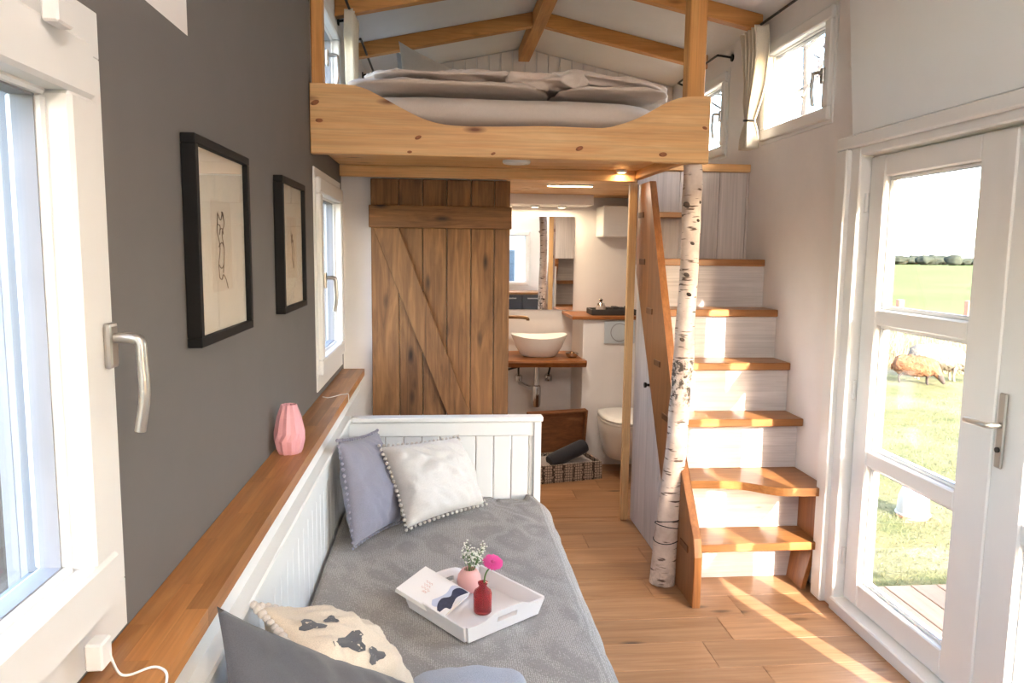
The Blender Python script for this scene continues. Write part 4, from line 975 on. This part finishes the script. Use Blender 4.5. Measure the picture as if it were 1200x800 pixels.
# ------------------------------------------------------------------ outdoors
ZG = -.65
mt, n, l, p = newmat('lawn'); v = coords(n, l, (1, 1, 1), False)
a1 = tex_noise(n, l, v, .9, 6, .65); a2 = tex_noise(n, l, v, 14, 4, .7)
c_ = ramp(n, l, a1, [(.34, s2l((70, 76, 44))), (.52, s2l((94, 92, 64))), (.68, s2l((112, 104, 82)))])
c_ = mix(n, l, .5, c_, ramp(n, l, a2, [(.3, (.5, .5, .45)), (.7, (1, 1, 1))]), 'MULTIPLY'); l.new(c_, p.inputs['Base Color']); p.inputs['Roughness'].default_value = .95; p.inputs['Specular IOR Level'].default_value = .05
bump(n, l, p, a2, .8, .05)
LAWN = mt
mt, n, l, p = newmat('green_field'); v = coords(n, l, (1, 1, 1), False)
c_ = ramp(n, l, tex_noise(n, l, v, .12, 5, .6), [(.3, s2l((74, 82, 53))), (.7, s2l((84, 92, 61)))]); l.new(c_, p.inputs['Base Color']); p.inputs['Roughness'].default_value = 1; p.inputs['Specular IOR Level'].default_value = 0
FIELD = mt
tag(MB().box(-60, 60, -60, 60, ZG-.3, ZG).build('ground', LAWN), 'dry grass ground around the house', kind='structure')
def fieldpt(d, s): return Vector((19.3*d/34.8 + s*.83, 28.9*d/34.8 - s*.555, 0))
A, B, C_, D = fieldpt(34, -260), fieldpt(34, 260), fieldpt(700, 900), fieldpt(700, -900)
b = MB(); b.hexa([(q.x, q.y, ZG-.2) for q in (A, B, C_, D)] + [(q.x, q.y, ZG+.02) for q in (A, B, C_, D)])
tag(b.build('field', FIELD), 'broad green field behind the grazing sheep', kind='structure')
# deck boards on the terrace
dk = tag(MB().box(1.96, 5.2, -.6, 3.47, -.16, -.105).build('deck', DECK_Y), 'wooden terrace deck outside the glazed door', kind='structure')
x = 1.95
while x < 5.15:
    box('deck_board', DECK_Y, dk, x+.003, x+.137, -.6, 3.475, -.105, -.08, .003); x += .14
for (xx, yy) in ((2.05, 3.4), (5.1, 3.4), (2.05, -.5), (5.1, -.5)): box('deck_post', WEATH_Z, dk, xx-.05, xx+.05, yy-.05, yy+.05, ZG, -.16, .004)
# weathered post outside the near window
q = onX(5, 400, -.95)
tag(box('timber_post', WEATH_Z, None, -.99, -.91, q.y-.03, q.y+.03, ZG, 2.3, .006), 'weathered timber post outside the large window', 'post')
# sheep
def wool(name, c1, c2):
    mt, n, l, p = newmat(name); v = coords(n, l, (1, 1, 1), False)
    l.new(ramp(n, l, tex_noise(n, l, v, 7, 5, .7), [(.32, s2l(c1)), (.66, s2l(c2))]), p.inputs['Base Color']); p.inputs['Roughness'].default_value = 1; p.inputs['Specular IOR Level'].default_value = 0
    bump(n, l, p, tex_noise(n, l, v, 22, 4), 1, .04); return mt
WW = wool('white_wool', (86, 80, 71), (112, 105, 95)); WBR = wool('brown_wool', (84, 58, 44), (118, 86, 64)); SK = plain('sheep_skin', (42, 34, 30), .9, var=.2, bmp=.1); SKW = plain('sheep_pale_skin', (112, 100, 88), .9, var=.1, bmp=.1)
def sheep(loc, rz, s, mat, skin, label):
    xf = Matrix.Translation(loc) @ Matrix.Rotation(rz, 4, 'Z') @ Matrix.Scale(s, 4)
    t = thing('sheep', loc, label, 'sheep', 'sheep grazing on the grass')
    b = MB()
    sec = [(-.54, .44, .06, .07), (-.50, .47, .17, .19), (-.40, .48, .25, .255), (-.2, .48, .28, .275), (0, .47, .29, .28), (.2, .48, .27, .275), (.33, .48, .235, .25), (.43, .46, .19, .21), (.50, .40, .14, .16), (.555, .32, .105, .12), (.60, .245, .085, .09), (.64, .18, .066, .072), (.675, .12, .05, .055), (.70, .075, .036, .038), (.71, .06, .01, .01)]
    rs = []; s4 = [Vector(q) for q in sec]; fine = []
    for i in range(len(s4)-1): fine += [s4[i].lerp(s4[i+1], k/4) for k in range(4)]
    for x, z, w, h in fine + [s4[-1]]:
        t_ = min(1, max(0, (x-.38)/.3)); ax = Vector((-math.sin(-t_*.95), 0, math.cos(t_*.95))); wl2 = 1 if x < .52 else 0
        ring = []
        for j in range(40):
            a = 2*math.pi*j/40; cs = Vector((x*11, math.cos(a)*3.2, math.sin(a)*3.2)) + Vector((s*31, 0, 0))
            d = 1 + wl2*(.13*noise.noise(cs*.6) + .11*noise.noise(cs*1.7)); sk = 1 if math.sin(a) > -.4 else .96
            ring.append(Vector((x, w*math.cos(a)*d*sk, z)) + ax*(h*math.sin(a)*d))
        rs.append(ring)
    b.rings(rs)
    for lx, ly, fr in ((-.34, .10, 0), (-.30, -.10, 0), (.28, .09, 1), (.33, -.09, 1)):
        if fr: P = [(lx, ly, .42), (lx+.01, ly, .26), (lx-.005, ly, .16), (lx, ly, .04), (lx+.02, ly, 0)]
        else: P = [(lx, ly, .42), (lx+.05, ly, .28), (lx-.05, ly, .18), (lx-.04, ly, .04), (lx-.02, ly, 0)]
        b.tube(smoothpath(P, 3), [ .075 + (.022-.075)*min(1, k/6) for k in range(len(smoothpath(P, 3)))], 10, mi=1)
    o = b.build('body', [mat, skin], t, True, xf=xf)
    for p_ in o.data.polygons:
        c = xf.inverted() @ p_.center
        if c.x > .56 and c.z < .30: p_.material_index = 1
    for sg in (-1, 1):
        MB().ball((.59, sg*.105, .29), .05, 2, (.5, 1.1, .35)).build('ear', skin, t, True, xf=xf)
        MB().ball((.655, sg*.055, .19), .011, 1).build('eye', BLACKM, t, True, xf=xf)
    MB().tube([(-.50, 0, .52), (-.56, 0, .44), (-.565, 0, .32)], [.035, .035, .02], 8).build('tail', mat, t, True, xf=xf)
g1 = onZ(1071, 449, ZG); g2 = onZ(1096, 450, ZG); g3 = onZ(1035, 444, ZG)
vr = math.atan2(-.555, .83)
sheep(g1, vr - .15, .66, WBR, SK, 'shaggy brown sheep grazing in front of a white one')
sheep(g2 + Vector((.30, .45, 0)), vr + .15, .86, WW, SKW, 'big white sheep grazing behind the brown one')
sheep(g3 + Vector((-.25, .5, 0)), vr + 3.3, .80, WW, SK, 'white sheep with dark face standing apart at the window edge')
# fence posts, dry grass, tub
for k, (px, py) in enumerate(((1132, 398), (1052, 396), (1190, 400))):
    q = onZ(px, py, ZG); tag(box('fence_post', wood('fence_wood_%d' % k, (150, 96, 70), (120, 74, 54), 'Z'), None, q.x-.08, q.x+.08, q.y-.08, q.y+.08, ZG, ZG+1.05, .01), 'reddish wooden fence post at the edge of the field', 'fence post', 'fence posts at the field')
q = onZ(1082, 612, ZG)
tb = thing('white_tub', (q.x, q.y, ZG), 'white upturned tub lying on the lawn outside the door', 'tub')
MB().lathe([(0, .26), (.06, .26), (.095, .245), (.12, .18), (.13, .04), (.14, .036), (.14, .025), (0, .025)], (q.x, q.y+.15, ZG), 32).build('tub_body', plain('tub_plastic', (112, 111, 109), .5), tb, True, angle=50)
MB().lathe([(0, 0), (.125, 0), (.125, .025), (0, .025)], (q.x, q.y+.15, ZG), 28).build('base_ring', plain('terracotta', (158, 104, 78), .8), tb)
# planter on the deck end
q = onZ(1196, 692, -.08)
pl = thing('planter', (q.x+.15, q.y+.3, -.08), 'dark wooden planter with green shrub on the terrace', 'planter')
for k in range(4): box('slat', WEATH_Z, pl, q.x-.02, q.x+.62, q.y+.12, q.y+.14, -.07+k*.1, .02+k*.1, .003); box('slat', WEATH_Z, pl, q.x-.02, q.x, q.y+.14, q.y+.50, -.07+k*.1, .02+k*.1, .003)
box('planter_box', WEATH_Z, pl, q.x, q.x+.6, q.y+.14, q.y+.5, -.08, .30, .003)
def leafy(c, r, n, seed, size):
    rg = random.Random(seed); b = MB()
    for _ in range(n):
        d = Vector((rg.gauss(0, 1), rg.gauss(0, 1), rg.gauss(0, 1))).normalized()*rg.uniform(.5, 1); p0 = Vector(c)+Vector((d.x*r[0], d.y*r[1], d.z*r[2]))
        u = Vector((rg.gauss(0, 1), rg.gauss(0, 1), rg.gauss(0, 1))).normalized(); w = u.orthogonal().normalized()
        V = [b.bm.verts.new(q_) for q_ in (p0-u*size, p0+w*size*.45, p0+u*size, p0-w*size*.45)]; b.bm.faces.new(V)
    return b
LEAF = plain('shrub_leaf', (70, 98, 56), .6, var=.25, bmp=0)
tag(leafy((q.x+.3, q.y+.32, .48), (.3, .2, .22), 700, 4, .03).build('foliage', LEAF, pl), kind='stuff')
# grass blades in the part of the lawn the door shows, and dry tussocks behind the sheep
rg = random.Random(9); b = MB()
for _ in range(36000):
    x, y = rg.uniform(2.4, 8.5), rg.uniform(3.55, 11.5)
    if not (.42*y < x < .85*y): continue
    a = rg.uniform(0, 6.28); h = rg.uniform(.015, .045); w = .003
    p0 = Vector((x, y, ZG)); s_ = Vector((math.cos(a), math.sin(a), 0))
    V = [b.bm.verts.new(q_) for q_ in (p0-s_*w, p0+s_*w, p0+Vector((rg.gauss(0, .02), rg.gauss(0, .02), h)))]; b.bm.faces.new(V)
tag(b.build('grass', plain('grass_blade', (84, 88, 54), .9, var=.3, nscale=2, bmp=0)), 'short sunlit grass on the lawn', 'grass', kind='stuff')
b = MB()
for _ in range(9000):
    s, d = rg.uniform(-9, 9), rg.uniform(16.5, 22); q_ = fieldpt(d, s) ; a = rg.uniform(0, 6.28); h = rg.uniform(.15, .5); w = .012
    s_ = Vector((math.cos(a), math.sin(a), 0)); q_.z = ZG
    V = [b.bm.verts.new(z_) for z_ in (q_-s_*w, q_+s_*w, q_+Vector((rg.gauss(0, .12), rg.gauss(0, .12), h)))]; b.bm.faces.new(V)
tag(b.build('dry_grass', plain('dry_grass_blade', (118, 102, 78), .9, var=.25, nscale=2, bmp=0)), 'pale dry tussock grass behind the sheep', 'grass', kind='stuff')
# far tree line
TREEM = plain('far_tree', (46, 50, 44), 1, var=.2, nscale=.3, bmp=0, spec=0); TRK = plain('tree_bark', (50, 45, 42), .9, bmp=.2)
for k in range(84):
    s = -84 + k*2.0; d = 215 + (k % 3)*7; q_ = fieldpt(d, s); h = rg.uniform(2.4, 3.6)
    t = thing('distant_tree', (q_.x, q_.y, ZG), 'low grey-green tree in the tree line behind the field', 'tree', 'tree line beyond the field')
    b = MB(); b.ball((0, 0, 0), 1, 3)
    for v in b.bm.verts: v.co *= 1 + .45*noise.noise(v.co*2.2+Vector((k*3.3, 0, 0)))
    b.build('crown', TREEM, t, True, xf=Matrix.Translation((q_.x, q_.y, ZG+h*.36)) @ Matrix.Diagonal((2.1, 2.1, h*.36, 1)))
    MB().tube([(q_.x, q_.y, ZG), (q_.x, q_.y, ZG+h*.4)], .3, 6).build('trunk', TRK, t)
# bare trees: one by the far field, one birch beside the house
def bare_tree(base, H, seed, label, spread=.5, depth=5, r0_=.12, mat=None, twig=None):
    rg = random.Random(seed); t = thing('bare_tree', base, label, 'tree'); bt_, bb = MB(), MB()
    def grow(p0, d, L, r, lv):
        p1 = p0 + d*L; pm = p0.lerp(p1, .5) + Vector((rg.gauss(0, .04), rg.gauss(0, .04), 0))*L
        (bt_ if lv == 0 else bb).tube([p0, pm, p1], [r, r*.85, r*.66], 7 if lv < 2 else 4)
        if lv >= depth: return
        for k in range(3 if lv else 5):
            f = rg.uniform(.45, 1) if k else 1
            nd = (d + Vector((rg.gauss(0, spread), rg.gauss(0, spread), rg.gauss(.05, spread*.6)))).normalized()
            grow(p0.lerp(p1, f), nd, L*rg.uniform(.55, .75), r*.6, lv+1)
    grow(Vector(base), Vector((0, 0, 1)), H*.42, r0_, 0)
    bt_.build('trunk', mat or TRK, t, True); tag(bb.build('branches', twig or TRK, t), kind='stuff')
bare_tree((6.3, 13.2, ZG), 9.5, 3, 'bare birch with thin twigs outside the upper window', .55, 6, .10, BIRCH)
q_ = fieldpt(120, -26); bare_tree((q_.x, q_.y, ZG), 6.5, 8, 'single bare tree standing at the tree line', .5, 4, .25)
# neighbouring house behind, added and made tall to block sun at the rear window
nb = thing('sun_block_house', (-.5, -13, ZG), 'pale neighbour house made tall to block the sun behind the kitchen window', 'house')
box('wall', plain('render_pale', (196, 190, 182), .9), nb, -7, 5.35, -17, -12.5, ZG, 7.5, .02)
MB().prism([(-7.3, 7.5), (5.5, 7.5), (5.5, 7.7), (-1, 9.6), (-7.3, 7.7)], lambda u, v, w: (u, w, v), -17.3, -12.3).build('roof', plain('roof_tiles', (110, 74, 62), .9), nb)
for x in (-4, -1, 1.4, 3.2):
    for z in (.4, 2.9, 5.4):
        f = box('window', PVC, nb, x, x+1.0, -12.5, -12.44, z, z+1.3, .01); box('pane', plain('far_pane_%d_%d' % (int(x*10)+50, int(z*10)), (70, 80, 92), .1), f, x+.08, x+.92, -12.44, -12.43, z+.08, z+1.22, .002)
